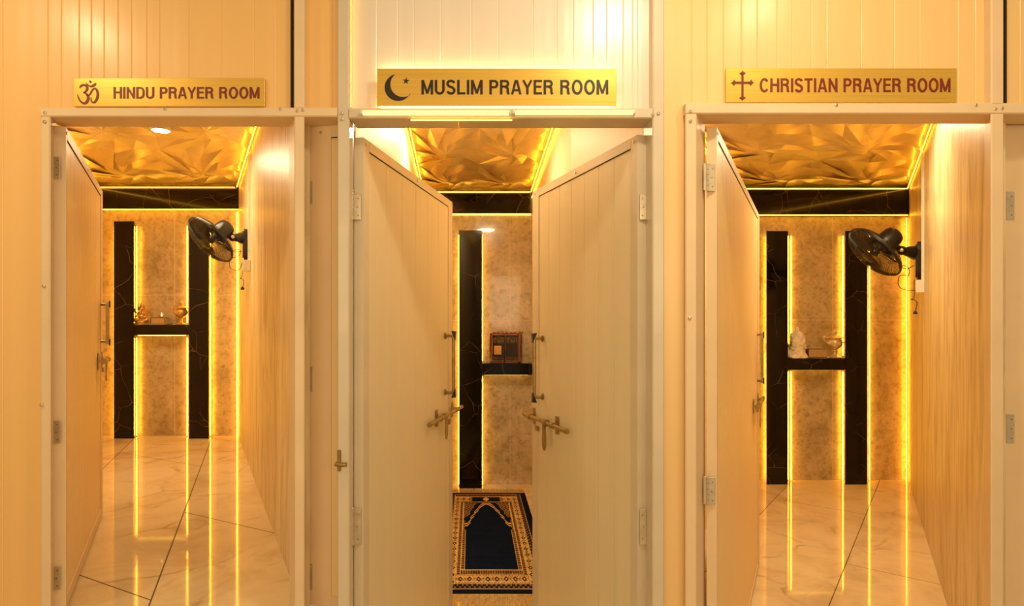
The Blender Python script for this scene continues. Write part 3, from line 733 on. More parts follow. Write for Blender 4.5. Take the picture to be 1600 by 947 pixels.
def cross(mb, y):
    cv = lambda a, b: (X(1110+a/3.902, y), y, Z(90+b/3.902, y))
    def poly(p, d=-.001): mb.extr([cv(*q) for q in p], (0, d, 0))
    poly([(189, 98), (202, 98), (202, 246), (189, 246)]); poly([(146, 147), (246, 147), (246, 160), (146, 160)], -.0016)
    for cx, cy, s in ((195.5, 96, 0), (195.5, 246, 0), (144, 153.5, 1), (247, 153.5, 1)):
        for a, b in ((19, 11), (9, 18)):
            if s: a, b = b, a
            poly([(cx-a, cy), (cx, cy-b), (cx+a, cy), (cx, cy+b)], -.0022-.0006*(a > b))
        poly([(cx-12, cy+0), (cx-7, cy-7), (cx+7, cy-7), (cx+12, cy), (cx+7, cy+7), (cx-7, cy+7)], -.0034)
ys = YF-.006
sign('gold plate with red om symbol reading HINDU PRAYER ROOM', 115, 413.5, 122, 166.5, YF-.0, ('HINDU PRAYER ROOM', 177.5, 405.5, 136, 154, .016), M['maroon'], om)
sm = sign('backlit gold plate with crescent and star reading MUSLIM PRAYER ROOM', 589, 963, 107, 165.5, YF-.028, ('MUSLIM PRAYER ROOM', 658.5, 950.5, 125, 147.5, .016), M['dark_ink'], moon)
sign('gold plate with red cross reading CHRISTIAN PRAYER ROOM', 1134, 1495, 106.5, 160, YF-.0, ('CHRISTIAN PRAYER ROOM', 1187, 1485, 122.5, 144, .016), M['maroon'], cross)
for a in (600, 945):
    mb = MB(); mb.box((X(a), YF-.020, Z(150)), (X(a+6), YF+.019, Z(120))); mb.build('standoff', M['steel'], sm)
for z in (Z(110), Z(164.5)): strip([(X(593), YF+.004, z), (X(959), YF+.004, z)], .0055, 'led_strip', M['led_sign'], sm)
# LED tubes on the head of the middle frame, and upright strips beside the posts
y = yf-.014
for a, b, lab, py in ((564, 798, 'left tube light clipped to the head above the double door', 176.5), (802, 992, 'right tube light clipped to the head above the double door', 175.8)):
    t = thing('tube_light', lab, 'tube light', (X((a+b)/2, y), y, Z(py, y)), 'tube lights over the double door')
    mb = MB(); mb.tube([(X(a+3, y), y, Z(py, y)), (X(b-3, y), y, Z(py, y))], .0085, 10); mb.build('tube', M['led_tube'], t, True)
    for q0, q1 in ((a, a+3), (b-3, b)):
        mb = MB(); mb.tube([(X(q0, y), y, Z(py, y)), (X(q1, y), y, Z(py, y))], .0095, 10); mb.build('end_cap', M['white_plastic'], t, True)
    mb = MB(); mb.box((X(a+4, y), y+.006, Z(py, y)-.005), (X(b-4, y), yf+.001, Z(py, y)+.005)); mb.build('batten', M['white_plastic'], t)
o = strip([(X(642, yf-.004), yf-.004, Z(188.2, yf)), (X(800, yf-.004), yf-.004, Z(188.2, yf))], .0022, 'led_strip', M['led_soft']); tag(o, 'thin LED strip under the head above the double door', 'led strip light')
for px, lab in ((547.5, 'upright LED strip beside the left grey post above the double door'), (1017.3, 'upright LED strip beside the right grey post above the double door')):
    o = strip([(X(px, YF+.01), YF+.008, Z(166)), (X(px, YF+.01), YF+.008, ZT)], .0035, 'led_strip', M['led_soft']); tag(o, lab, 'led strip light')

# ------------------------------------------------------------------ wall fans, conduits, boxes
def fan(key, C, D, s, base, Db_, joint, label):
    R = ROOMS[key]; k = R['k']; tdir = Vector((k, 1, 0)).normalized(); n = Vector((-tdir.y, tdir.x, 0))
    px, y0, y1 = base; zc_ = (Z(y0, Db_)+Z(y1, Db_))/2; hh = abs(Z(y0, Db_)-Z(y1, Db_))/2
    wx = at(R['right'], Db_); B = Vector((wx, Db_, zc_))
    t = thing('wall_fan', label, 'wall fan', B, 'black wall fans')
    # base plate
    mb = MB(); w = .052*s; d = .032*s
    prof = []
    for i in range(24):
        q = 2*math.pi*i/24; prof.append((w*.9*(abs(math.cos(q))**.6)*(1 if math.cos(q) > 0 else -1), hh*(abs(math.sin(q))**.45)*(1 if math.sin(q) > 0 else -1)))
    a = [B+n*.001+tdir*u+Vector((0, 0, v)) for u, v in prof]
    mb.extr(a, n*d*.7); mb.extr([B+n*(d*.7)+(p-B-n*.001)*.86 for p in a], n*d*.3); mb.build('wall_bracket', M['black_plastic'], t)
    Cc = P(C[0], C[1], D); v = Vector((Cc.x, Cc.y, 0)).normalized(); r_ = Vector((v.y, -v.x, 0)); up = Vector((0, 0, 1))
    ax = (-.67*r_-.66*up-.33*v).normalized()
    J = P(joint[0], joint[1], (Db_+D)/2)
    S = B+n*d+Vector((0, 0, hh*.42))
    # neck with tapered shoulder
    mb = MB(); mb.tube([S, S+(J-S)*.45, J], [.047*s, .036*s, .021*s], 14)
    mo = Cc-ax*.095*s; mb.tube([J, J+(mo-J)*.5, mo], [.021*s, .024*s, .028*s], 12)
    mb.ell(J, (.030*s,)*3, 12); nk = mb.build('neck', M['black_plastic'], t, True)
    mb = MB(); mb.lathe(J-v*.026*s, [(.012*s, 0), (.012*s, .006*s), (.006*s, .009*s)], -v, 14); mb.build('tilt_knob', M['steel'], nk, True)
    # motor housing
    mb = MB(); mb.lathe(Cc-ax*.185*s, [(.001, -.006*s), (.040*s, 0), (.057*s, .012*s), (.064*s, .035*s), (.066*s, .09*s), (.060*s, .12*s), (.030*s, .135*s), (.015*s, .17*s)], ax, 26)
    mb.build('motor_housing', M['black_plastic'], t, True)
    # cages
    Rr = .192*s; u1 = ax.cross(up).normalized(); u2 = ax.cross(u1)
    def ring(h, r, rad, mb, seg=48): mb.tube([Cc+ax*h+(u1*math.cos(2*math.pi*i/seg)+u2*math.sin(2*math.pi*i/seg))*r for i in range(seg)], rad, 5, closed=True)
    for name, sg in (('front_grille', 1), ('rear_grille', -1)):
        mb = MB(); dep = .052*s if sg > 0 else .055*s
        for i in range(72):
            q = 2*math.pi*i/72; e = u1*math.cos(q)+u2*math.sin(q); q2 = q+.25; e2 = u1*math.cos(q2)+u2*math.sin(q2)
            pth = [Cc+ax*(sg*dep)+e*.038*s, Cc+ax*(sg*dep*.92)+(e*.55+e2*.45)*Rr*.5, Cc+ax*(sg*dep*.65)+e2*Rr*.85, Cc+ax*(sg*.006*s)+e2*Rr]
            mb.tube(smooth_path(pth, 3), .0016*s, 3)
        ring(sg*.006*s, Rr, .0035*s, mb); ring(sg*dep*.92, Rr*.5, .0016*s, mb); ring(sg*dep, .04*s, .003*s, mb, 24)
        g = mb.build(name, M['black_plastic'], t)
        if sg > 0:
            mb = MB(); mb.lathe(Cc+ax*(dep-.002), [(.040*s, 0), (.040*s, .004*s), (.030*s, .008*s)], ax, 22); mb.build('badge', M['black_plastic'], g, True)
    mb = MB(); ring(0, Rr+.002, .006*s, mb); mb.build('grille_rim', M['black_plastic'], t, True)
    # blades
    mb = MB(); mb.lathe(Cc-ax*.02*s, [(.028*s, 0), (.032*s, .01*s), (.030*s, .03*s), (.012*s, .04*s)], ax, 18); mb.build('hub', M['black_plastic'], t, True)
    for b_ in range(3):
        mb = MB(); q0 = b_*2*math.pi/3+.5; top = []; m_ = 8
        for i in range(m_+1):
            rr = (.025+.155*i/m_)*s; half = .18+.42*math.sin(math.pi*min(1, .15+.75*i/m_)); row = []
            for j in range(5):
                a_ = q0+half*(j/4-.5)*2*.8; row.append(Cc+(u1*math.cos(a_)+u2*math.sin(a_))*rr+ax*((j/4-.5)*.035*s))
            top.append(row)
        vs = [p for row in top for p in row]+[p-ax*.0025 for row in top for p in row]; nn = (m_+1)*5; fs = []
        for i in range(m_):
            for j in range(4):
                q = i*5+j; fs += [(q, q+1, q+6, q+5), (nn+q+5, nn+q+6, nn+q+1, nn+q)]
        edge = [j for j in range(5)]+[i*5+4 for i in range(1, m_+1)]+[m_*5+j for j in (3, 2, 1, 0)]+[i*5 for i in range(m_-1, 0, -1)]
        for i in range(len(edge)):
            e, f = edge[i], edge[(i+1) % len(edge)]; fs.append((f, e, nn+e, nn+f))
        mb.add(vs, fs); mb.build('blade', M['blade'], t, True)
    return t, B, n, tdir, hh
M['blade'] = plain('smoky_blade_plastic', (.05, .030, .015), .12, 0, .5, .1)
def electrics(key, px_c, ytop_from, box, fanbase, D, where, s, cords):
    R = ROOMS[key]; tdir = Vector((R['k'], 1, 0)).normalized(); n = Vector((-tdir.y, tdir.x, 0))
    wx = at(R['right'], D); Bz = Z(box[1], D); q = Vector((wx, D, 0))
    # conduit, a channel of trunking
    mb = MB(); w = .012*s; z0 = Z(box[0], D); z1 = R['zc']-.06
    pts = [q-tdir*w, q+tdir*w, q+tdir*w*.8+n*.016*s, q-tdir*w*.8+n*.016*s]
    mb.add([Vector((p.x, p.y, z0)) for p in pts]+[Vector((p.x, p.y, z1)) for p in pts], [(0, 1, 2, 3), (7, 6, 5, 4), (0, 4, 5, 1), (1, 5, 6, 2), (2, 6, 7, 3), (3, 7, 4, 0)])
    tag(mb.build('cable_conduit', M['white_plastic'], org=(q.x, q.y, z0)), 'white upright cable conduit beside the fan in the '+where, 'cable conduit', 'wall conduits')
    t = thing('socket_box', 'white square electrical box under the conduit in the '+where, 'socket box', (q.x, q.y, Bz), 'wall socket boxes')
    mb = MB(); w = .042*s; d = .045*s
    def slab(u, e0, e1, za, zb): 
        pp = [q-tdir*u+n*e0, q+tdir*u+n*e0, q+tdir*u+n*e1, q-tdir*u+n*e1]
        mb.add([Vector((p.x, p.y, za)) for p in pp]+[Vector((p.x, p.y, zb)) for p in pp], [(0, 1, 2, 3), (7, 6, 5, 4), (0, 4, 5, 1), (1, 5, 6, 2), (2, 6, 7, 3), (3, 7, 4, 0)])
    slab(w, .001, d, Bz, z0); mb.build('box', M['white_plastic'], t)
    mb = MB(); slab(w*.92, d, d+.006, Bz+.004, z0-.004); mb.build('cover', M['white_plastic'], t)
    for nm, lab, pth, r in cords:
        mb = MB(); path = smooth_path([P(a, b, c) for a, b, c in pth], 6); mb.tube(path, r, 6)
        if nm == 'pull_cord':
            e = path[-1]; mb.lathe(e+Vector((0, 0, -.018*s)), [(.010*s, 0), (.014*s, .004*s), (.011*s, .016*s), (.004*s, .024*s)], n=12)
        tag(mb.build(nm, M['wire'], org=path[0]), lab, nm.split('_')[-1])
fan('L', (329, 375), 4.66, 1.0, (386, 358, 407), 4.86, (363.5, 371), 'black wall fan, the smaller one, on the right wall of the left room')
fan('R', (1366, 394), 5.18, 1.27, (1437, 377, 438), 5.22, (1408.5, 391.5), 'black wall fan, the larger one, on the right wall of the right room')
electrics('L', 391, 0, (407, 424), None, 4.58, 'left room', 1.0, [
    ('fan_cable', 'thin black looped cable hanging under the fan in the left room', [(379, 408, 4.6), (374, 421, 4.58), (366, 422, 4.58), (360, 419, 4.6), (358.5, 412, 4.6), (360, 404, 4.62), (368, 402, 4.66), (373, 400, 4.7), (376, 392, 4.75), (372, 390, 4.76), (366, 391, 4.76), (364, 393, 4.74), (370, 394, 4.74), (378, 393, 4.78)], .0022),
    ('pull_cord', 'short black pull cord with a knob hanging below the fan in the left room', [(378.5, 408, 4.7), (378.7, 430, 4.7), (375, 435, 4.7), (379, 436, 4.7), (381, 442, 4.7), (379, 449, 4.7)], .0022)])
electrics('R', 1449, 0, (437.5, 457), None, 5.0, 'right room', 1.15, [
    ('fan_cable', 'thin black looped cable hanging under the fan in the right room', [(1430, 453.5, 5.0), (1420, 454, 5.05), (1409, 451, 5.05), (1404, 446, 5.05), (1403.5, 438, 5.05), (1406, 431, 5.05), (1414, 430, 5.08), (1419, 431, 5.1), (1421, 422, 5.1), (1417, 417, 5.1), (1410, 415, 5.1), (1411, 419, 5.1), (1420, 419, 5.12), (1428, 415, 5.15)], .0030),
    ('pull_cord', 'short black pull cord with a knob hanging below the fan in the right room', [(1428.3, 437, 5.15), (1428.5, 464, 5.12), (1423.5, 468, 5.12), (1429, 469, 5.12), (1433, 474, 5.12), (1430, 487, 5.12)], .0030)])

# ------------------------------------------------------------------ things on the shelves
SH = {508: Z(508, 5.76)+.0006, 560: Z(560, 6.42)+.0006, 568: Z(568, 6.27)+.0006}
def seat(px, yb, D): return Vector((X(px, D), D, SH[int(yb)]))
def urn(label, px, ybase, h_px, D, mat, cat='urn', handles=True, cross_top=False):
    h = h_px*D/F; c = seat(px, ybase, D); s = h
    t = thing('lidded_urn', label, cat, c)
    mb = MB()
    prof = [(.20, 0), (.21, .03), (.17, .05), (.13, .08), (.07, .12), (.055, .20), (.075, .23), (.06, .26), (.11, .31), (.20, .38), (.245, .47), (.25, .55), (.22, .62), (.19, .65), (.27, .68), (.28, .70), (.25, .715)]
    mb.lathe(c, [(r*s, z*s) for r, z in prof], n=26); mb.build('bowl', mat, t, True)
    mb = MB(); prof = [(.24, .715), (.20, .75), (.12, .79), (.07, .81), (.05, .83), (.075, .86), (.08, .90), (.05, .94), (.03, .96), (.012, 1.0)]
    mb.lathe(c, [(r*s, z*s) for r, z in prof], n=22); mb.build('lid', mat, t, True)
    for sg in (-1, 1):
        mb = MB(); pts = [(.23, .50), (.34, .56), (.38, .66), (.37, .72), (.30, .70), (.26, .68)]
        mb.tube(smooth_path([c+Vector((sg*a*s, 0, b*s)) for a, b in pts], 5), .022*s, 8)
        mb.ell(c+Vector((sg*.37*s, 0, .72*s)), (.055*s, .04*s, .045*s), 10); mb.build('handle', mat, t, True)
    return t
urn('small brass urn with two handles on the shelf in the left room', 283, 508.2, 38, 5.83, M['brass_bright'])
M['silver'] = plain('gilded_silver', (.86, .70, .42), .34, .5, 0, .2, 40)
urn('pale gilded lidded urn on the shelf in the right room', 1304.5, 560.2, 45, 6.5, M['silver'])
# seated brass elephant-headed figure
c = seat(222, 508.2, 5.83); s = 38*5.83/F
t = thing('brass_statue', 'seated brass elephant-headed figure on the shelf in the left room', 'statue', c)
mb = MB(); mb.lathe(c, [(.27*s, 0), (.28*s, .03*s), (.25*s, .06*s), (.22*s, .10*s), (.26*s, .13*s), (.25*s, .16*s)], n=22); mb.build('pedestal', M['brass_bright'], t, True)
mb = MB()
E = lambda x, y, z, a, b, d, rot=None: mb.ell(c+Vector((x*s, y*s, z*s)), (a*s, b*s, d*s), 14, rot=rot)
E(0, 0, .27, .14, .12, .12); E(0, -.05, .36, .13, .12, .12); E(0, 0, .48, .12, .09, .11)
for sg in (-1, 1):
    mb.tube(smooth_path([c+Vector((sg*a*s, b*s, d*s)) for a, b, d in [(.06, -.03, .22), (.24, -.10, .22), (.22, -.17, .19), (.02, -.18, .19)]], 5), [.075*s]*8+[.05*s]*8, 10)
    mb.tube(smooth_path([c+Vector((sg*a*s, b*s, d*s)) for a, b, d in [(.10, 0, .54), (.19, -.01, .48), (.24, -.04, .54), (.25, -.05, .62)]], 5), .032*s, 8)
    E(sg*.25, -.05, .65, .035, .03, .045)
    mb.tube(smooth_path([c+Vector((sg*a*s, b*s, d*s)) for a, b, d in [(.10, -.02, .50), (.18, -.06, .40), (.19, -.14, .34), (.13, -.18, .33)]], 5), .034*s, 8)
    E(sg*.14, .0, .67, .065, .02, .085)
E(0, -.02, .67, .095, .09, .10)
mb.tube(smooth_path([c+Vector((a*s, b*s, d*s)) for a, b, d in [(0, -.09, .66), (.01, -.14, .57), (0, -.16, .46), (-.05, -.17, .41), (-.08, -.17, .44)]], 5), [.045*s, .044*s, .043*s, .042*s, .041*s]+[.034*s]*5+[.028*s]*6+[.02*s]*5, 10)
mb.build('figure', M['brass_bright'], t, True)
mb = MB(); mb.lathe(c+Vector((0, -.0*s, .72*s)), [(.10*s, 0), (.11*s, .03*s), (.075*s, .07*s), (.08*s, .10*s), (.05*s, .16*s), (.02*s, .22*s), (.012*s, .28*s)], n=16); mb.build('crown', M['brass_bright'], t, True)
# books
def book(label, px0, px1, ytop, ybase, D, cover, page, depth=.10):
    x0, x1 = X(px0, D), X(px1, D); z0 = SH[508 if ybase < 520 else 560]+.0065; z1 = z0+(ybase-ytop)*D/F; d = depth
    t = thing('book', label, 'book', ((x0+x1)/2, D, z0)); th = .004
    mb = MB(); mb.bbox((x0, D-d/2, z0), (x1, D+d/2, z0+th), .001); mb.bbox((x0, D-d/2, z1-th), (x1, D+d/2, z1), .001); mb.bbox((x0, D-d/2, z0), (x0+th, D+d/2, z1), .001)
    mb.build('cover', cover, t)
    mb = MB(); mb.bbox((x0+th, D-d/2+.003, z0+th), (x1-.003, D+d/2-.003, z1-th), .001); mb.build('pages', page, t)
M['leather'] = plain('brown_leather', (.16, .07, .025), .5); M['pages'] = plain('aged_page_edges', (.50, .34, .13), .7, 0, 0, .2, 200)
M['linen'] = plain('cream_cloth', (.88, .78, .58), .9, 0, 0, .08, 60)
def cloth(px0, px1, ybase, D, label):
    mb = MB(); z = SH[int(ybase)]; x0, x1 = X(px0, D), X(px1, D); n = 24; y0, y1 = D-.058, D+.05; vs = []; fs = []
    for i in range(n+1):
        for j in range(2):
            x = x0+(x1-x0)*i/n; y = (y0 if j == 0 else y1); e = abs(i/n-.5)*2; zz = z+.0005+.002*(1+math.sin(i*1.3))*.5+(.012*max(0, e-.8)*5 if i > n/2 else 0)
            vs += [(x, y, zz), (x, y, zz+.0018)]
    for i in range(n):
        a = i*4; fs += [(a, a+2, a+6, a+4), (a+1, a+5, a+7, a+3), (a, a+4, a+5, a+1), (a+2, a+3, a+7, a+6)]
    fs += [(0, 1, 3, 2), (n*4, n*4+2, n*4+3, n*4+1)]
    mb.add(vs, fs); tag(mb.build('cloth', M['linen'], org=(x0, D, z)), label, 'cloth')
cloth(238, 266, 508.1, 5.82, 'cream cloth spread under the book on the left room shelf')
cloth(1262, 1293, 560.0, 6.49, 'cream cloth spread under the book on the right room shelf')
book('thick closed book lying on the shelf in the left room', 239.5, 260.5, 497, 507.3, 5.82, M['leather'], M['pages'], .09)
book('thick closed brown book lying on the shelf in the right room', 1260, 1288.5, 546, 559.2, 6.49, M['leather'], M['pages'], .10)
D = 5.80; c = Vector((X(252.5, D), D, SH[508]+.0065+10.3*5.82/F+.0005))
t = thing('oil_lamp', 'tiny lit oil lamp standing on the book in the left room', 'oil lamp', c)
mb = MB(); mb.lathe(c, [(.008, 0), (.010, .001), (.020, .009), (.021, .012), (.015, .010)], n=16); mb.build('dish', M['brass_bright'], t, True)
mb = MB(); mb.lathe(c+Vector((0, 0, .009)), [(.002, 0), (.0055, .008), (.006, .014), (.003, .026), (.0005, .036)], n=10); mb.build('flame', M['flame'], t, True)
# wrapped pale statue in the right room
c = seat(1246, 560, 6.49); s = 48*6.49/F
t = thing('wrapped_statue', 'pale cream cloth-wrapped figure on the shelf in the right room', 'statue', c)
def wb(q, j): return 1+.10*math.sin(3*q+j*.55)+.07*math.sin(7*q-j*.8)+.04*math.sin(11*q+j*1.7)
mb = MB()
prof = [(.33, 0), (.35, .04), (.31, .09), (.285, .16), (.27, .25), (.26, .34), (.255, .43), (.25, .52), (.24, .60), (.23, .68), (.225, .75), (.20, .80), (.13, .84), (.075, .88)]
pp = []
for (r0, h0), (r1, h1) in zip(prof, prof[1:]):
    for k in range(3): pp.append((r0+(r1-r0)*k/3, h0+(h1-h0)*k/3))
pp.append(prof[-1])
pp = [(r*s*.88, h*s) for r, h in pp]
mb.lathe(c, pp, n=48, wob=lambda q, j: wb(q, j*.5)); mb.build('drapery', M['linen_bright'] if 'linen_bright' in M else M['linen'], t, True)
mb = MB(); mb.ell(c+Vector((-.02*s, 0, .92*s)), (.075*s, .07*s, .09*s), 14); mb.tube([c+Vector((-.02*s, 0, .84*s)), c+Vector((-.02*s, 0, .9*s))], .05*s, 12); mb.build('head', M['linen'], t, True)
for q, hh_ in ((-1, .45), (1, .30), (-1, .2)):
    mb = MB(); mb.tube(smooth_path([c+Vector((q*.24*s, -.10*s, hh_*s+.12*s)), c+Vector((0, -.25*s, hh_*s)), c+Vector((-q*.22*s, -.14*s, hh_*s-.14*s))], 6), .022*s, 8); mb.build('fold', M['linen'], t, True)
mb = MB(); mb.ell(c+Vector((-.36*s, .0, .22*s)), (.09*s, .10*s, .22*s), 14); mb.build('hem', M['linen'], t, True)
# bag of two dark packets in the middle room
D = 6.33; x0, x1 = X(765.5, D), X(814.5, D); z0, z1 = SH[568], SH[568]+.30; ya, yb = D-.04, D+.05
M['maroon_cloth'] = plain('maroon_piping', (.26, .04, .015), .5); 
def film():
    m, nt, b = newmat('clear_film'); setp(b, (1, .97, .9), .08); b.inputs['Transmission Weight'].default_value = 1; b.inputs['IOR'].default_value = 1.02
    f = noise(nt, texco(nt), 30, 2); nt.links.new(mth(nt, 'MULTIPLY_ADD', f, .1, .03), b.inputs['Roughness']); return m
M['film'] = film()
M['packet'] = plain('black_packet', (.015, .011, .008), .4, 0, 0, .3)
def printmat():
    m, nt, b = newmat('gold_speckled_print'); setp(b, None, .35)
    vo = N(nt, 'ShaderNodeTexVoronoi'); vo.inputs['Scale'].default_value = 140; nt.links.new(texco(nt), vo.inputs['Vector'])
    nt.links.new(ramp(nt, vo.outputs['Distance'], [(.3, (.42, .30, .12)), (.5, (.03, .02, .012))]), b.inputs['Base Color']); return m
M['packet_print'] = printmat()
t = thing('clear_bag', 'clear zipped bag with maroon piping on the middle room shelf', 'bag', ((x0+x1)/2, D, z0))
mb = MB(); 
r = .0062
for y in (ya, yb):
    ct = x1 if y == yb else x1-.030
    mb.tube([(x0 if y == yb else x0+.022, y, z0+r), (x0+(.012 if y == ya else 0), y, (z0+z1)/2), (x0+(.022 if y == ya else .004), y, z1-.018), (x0+.045, y, z1-.008), ((x0+x1)/2, y, z1-.012), (ct-.03, y, z1-.006), (ct, y, z1-.014), (ct-.002, y, (z0+z1)/2), (ct, y, z0+r)], r, 8, closed=True)
for x in (x0+.005, x1-.004):
    mb.tube([(x, ya, z0+r), (x, yb, z0+r)], r, 8); mb.tube([(x, ya, z1-.014), (x, yb, z1-.012)], r, 8)
mb.build('piping', M['maroon_cloth'], t, True)
mb = MB(); mb.box((x0+.012, ya-.002, z0+.006), (x1-.008, ya-.001, z1-.016)); mb.build('film', M['film'], t)
mb = MB(); mb.tube(smooth_path([(x0+.02, D, z1), ((x0+x1)/2-.03, D-.02, z1+.004), ((x0+x1)/2+.04, D, z1-.002), (x1-.02, D-.01, z1+.004), (x1+.018, D-.02, z1+.001)], 5), .006, 8); mb.build('zip', M['maroon_cloth'], t, True)
mb = MB()
for i in range(7): mb.ell((x0+.02+i*.042, ya-.004, z1+.002+.004*(i % 2)), (.014, .006, .006), 8)
mb.build('edging', plain('gold_edging', (.75, .42, .10), .4), t, True)
xm = (x0+x1)/2-.004
for xa, xb, lab in ((x0+.028, xm-.004, 'black packet with a gold label in the left half of the clear bag'), (xm+.004, x1-.030, 'black packet without a gold label in the right half of the clear bag')):
    pk = thing('packet', lab, 'packet', ((xa+xb)/2, D, z0+.004), 'packets in the clear bag')
    mb = MB(); mb.bbox((xa, ya+.012, z0+.004), (xb, yb-.012, z1-.024), .004); mb.build('body', M['packet'], pk)
    mb = MB(); f0 = ya+.010
    zz0, zz1 = z1-.10, z1-.04
    arc = [(xa+.006, zz0), (xb-.006, zz0)]+[(xb-.006-(xb-xa-.012)*i/8, zz1-.012+.012*math.sin(math.pi*i/8)) for i in range(9)]
    mb.extr([(x, f0+.0025, z) for x, z in arc], (0, -.001, 0))
    mb.build('printed_arch', M['packet_print'], pk); mb = MB()
    mb.box((xa+.002, f0+.0015, z0+.010), (xa+.0045, f0+.0024, z0+.064)); mb.box((xa+.004, f0+.0005, z0+.012), (xb-.004, f0+.0025, z0+.034)); mb.box((xa+.004, f0+.0005, z0+.044), (xb-.004, f0+.0025, z0+.052)); mb.box((xa+.004, f0+.0005, z0+.058), (xb-.01, f0+.0025, z0+.062))
    mb.build('printed_pattern', M['packet_print'], pk)
    if xa < xm-.03:
        mb = MB(); mb.bbox((xa+.014, f0-.001, z0+.085), (xa+.014+.072, f0+.0025, z0+.172), .001); mb.build('label', plain('gold_label', (.80, .52, .16), .4, .2, 0, .25, 90), pk)

# ------------------------------------------------------------------ prayer rug
D0, D1 = 3.83, 6.07; HW = .373; cx0, cx1 = -.110, -.2515
def rugp(a, v, z): # a: -HW..HW, v: 0..length
    return (cx0+(cx1-cx0)*v/(D1-D0)+a, D0+v, z)
LR = D1-D0; SY = 2.0     # pattern cells stretch along the rug
def rug_col(a, v):
    # 0 navy, 1 gold, 2 brown, 3 tan
    x = abs(a); e = HW-x
    vb = v; vt = LR-v
    # border widths measured like the sides: sides .05 .038 .054 .022 ; bottom .07 .085 .135 .085 ; top .05 .055 .14 .02
    def band(x):
        return 0 if x > .322 else 1 if x > .284 else 2 if x > .230 else 3 if x > .205 else 4
    bx = band(x)
    bbot = 0 if vb < .07 else 1 if vb < .155 else 2 if vb < .29 else 3 if vb < .375 else 4
    btop = 0 if vt < .05 else 1 if vt < .13 else 2 if vt < .30 else 3 if vt < .33 else 4
    b = min(bx, bbot, btop)
    if b == 0: return 0
    horiz = (bbot == b or btop == b) and bx > b
    s = a if horiz else (v/SY); q = None
    if b == 1:
        if horiz: w = (vb-.07)/.085 if bbot == 1 else (vt-.05)/.08
        else: w = (.322-x)/.038
        if w < .10 or w > .90: return 1
        if w < .18 or w > .82: return 2
        return 3 if math.sin(s*2*math.pi/.030)*math.sin(w*math.pi*2) > .25 else (2 if math.sin(s*2*math.pi/.015+w*6) > .6 else 0)
    if b == 2:
        if horiz: w = (vb-.155)/.135 if bbot == 2 else (vt-.13)/.17
        else: w = (.284-x)/.054
        if btop == 2 and horiz and x < .14:      # dark cartouche in the top border
            if x < .028 and abs(w-.5) < .35*(1-x/.028)+.05: return 1
            return 1 if w < .06 or w > .94 else (3 if x > .125 else 0)
        if w < .05 or w > .95: return 2
        per = .058; ph = ((s/per) % 1)-.5; dd = abs(ph)*2*.9+abs(w-.5)*2*.85
        if dd < .22: return 1
        if dd < .55: return 2 if dd > .35 else 0
        if dd < .64: return 1
        ph2 = (((s/per)+.5) % 1)-.5; d2 = math.hypot(ph2*1.9, (w-.5)*1.6)
        if .10 < d2 < .24 and math.sin(math.atan2(w-.5, ph2)*5) > -.3: return 2
        if math.sin(s*2*math.pi/.019+2)*math.sin(w*15) > .72: return 2
        return 1
    if b == 3:
        w = (x-.205)/.025 if not horiz else ((vb-.29)/.085 if bbot == 3 else .5)
        return (1 if (w < .15 or w > .85) else (3 if math.sin(s*2*math.pi/.016) > .2 else 2))
    # field with arch
    vv = v-.375; FL = 1.86-.375     # up to apex
    # arch half width as a function of v
    sp = .98                        # spring line
    def halfw(vv):
        if vv < .80: return .178
        t = (vv-.80)/(FL-.80)
        if t > 1: return -1
        base = .165*(1-t)**.62
        return base+.014*abs(math.sin(t*math.pi*4.2))*(1-t)**.5+(.02*(1-t) if t < .12 else 0)
    h = halfw(vv); tk = .013; ho = halfw(vv-.055)+(.0 if vv > .8 else 0)
    if vv < .80:
        if x < .176: return 0
        return 1 if x < .181 or x > .199 else (3 if math.sin(vv*2*math.pi/.04) > 0 else 2)
    if h > 0 and x < h: return 0
    if x < halfw(max(0, vv-.028)): return 1
    if x < halfw(max(0, vv-.060)): return 3 if math.sin(vv*120+x*150) > 0 else 2
    if x < halfw(max(0, vv-.085)): return 1
    if x < halfw(max(0, vv-.24))+.005: return 0
    if x > .197: return 1
    return 3 if math.sin(a*210+math.sin(v*60))*math.sin(v*95) > -.1 else 2
NX, NY = 190, 460
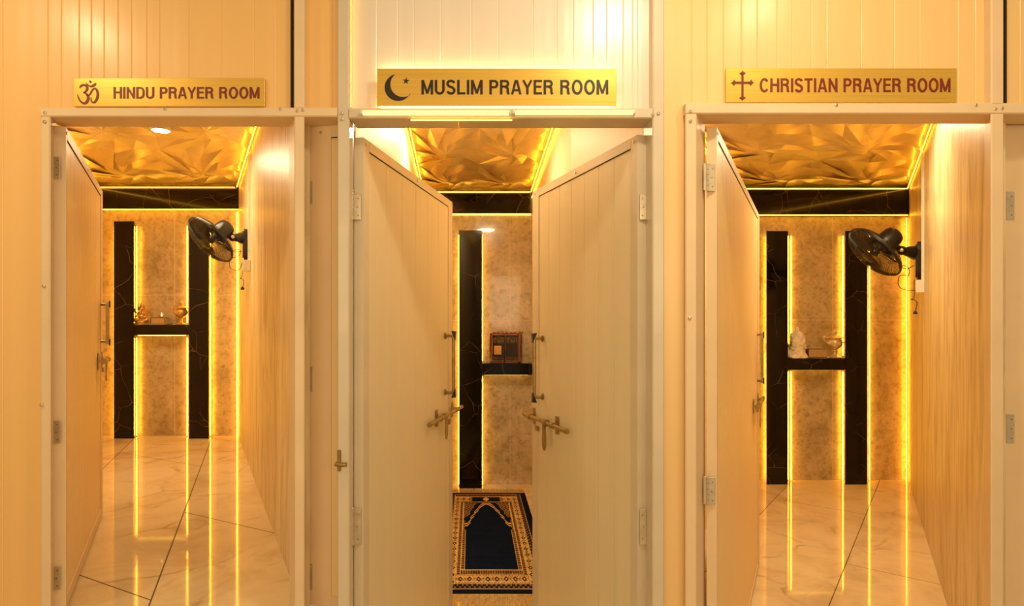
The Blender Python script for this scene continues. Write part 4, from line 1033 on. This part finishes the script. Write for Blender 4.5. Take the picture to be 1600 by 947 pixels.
mb = MB(); vs = []; fs = []; mi = []
for j in range(NY+1):
    for i in range(NX+1):
        a = -HW+2*HW*i/NX; v = LR*j/NY
        vs.append(rugp(a, v, .010+.0006*math.sin(v*23+a*9)))
for j in range(NY):
    for i in range(NX):
        q = j*(NX+1)+i; fs.append((q, q+1, q+NX+2, q+NX+1)); mi.append(rug_col(-HW+2*HW*(i+.5)/NX, LR*(j+.5)/NY))
mb.v = vs; mb.f = fs; mb.m = mi
def pile(name, c):
    m, nt, b = newmat(name); setp(b, c, .95, 0, 0, .04)
    f = noise(nt, texco(nt, (1, .4, 1)), 90, 3); g = noise(nt, texco(nt, (3, 14, 1)), 1, 3)
    nt.links.new(mixc(nt, .6, ramp(nt, f, [(.3, tuple(k*.65 for k in c)), (.7, tuple(min(1, k*1.3) for k in c))]), ramp(nt, g, [(.35, (.6, .6, .6)), (.65, (1, 1, 1))]), 'MULTIPLY'), b.inputs['Base Color']); return m
rm = [pile('navy_pile', (.006, .012, .034)), pile('gold_pile', (.78, .50, .18)), pile('brown_pile', (.075, .035, .016)), pile('tan_pile', (.34, .20, .075))]
t = thing('prayer_rug', 'navy and gold prayer rug with an arch pattern on the floor between the double doors', 'rug', rugp(0, LR/2, .001))
mb.build('pile', rm, t)
mb = MB(); mb.prism([rugp(-HW, 0, 0)[:2], rugp(HW, 0, 0)[:2], rugp(HW, LR, 0)[:2], rugp(-HW, LR, 0)[:2]], .0005, .0085); mb.build('backing', rm[0], t)
fm = plain('gold_fringe_thread', (.62, .42, .14), .7, 0, 0, .3, 60)
for nm, v0, sg, ln in (('fringe', 0, -1, .22), ('fringe', LR, 1, .17)):
    mb = MB()
    for i in range(150):
        a = -HW+2*HW*i/149; l = ln*random.uniform(.75, 1.0); w = random.uniform(-.012, .012)
        p = rugp(a, v0, .008); q = rugp(a+w*.5, v0+sg*l*.5, .0075); r = rugp(a+w, v0+sg*l, .003)
        mb.tube([p, q, r], .0032, 4)
    f = mb.build(nm, fm, t); f['kind'] = 'stuff'
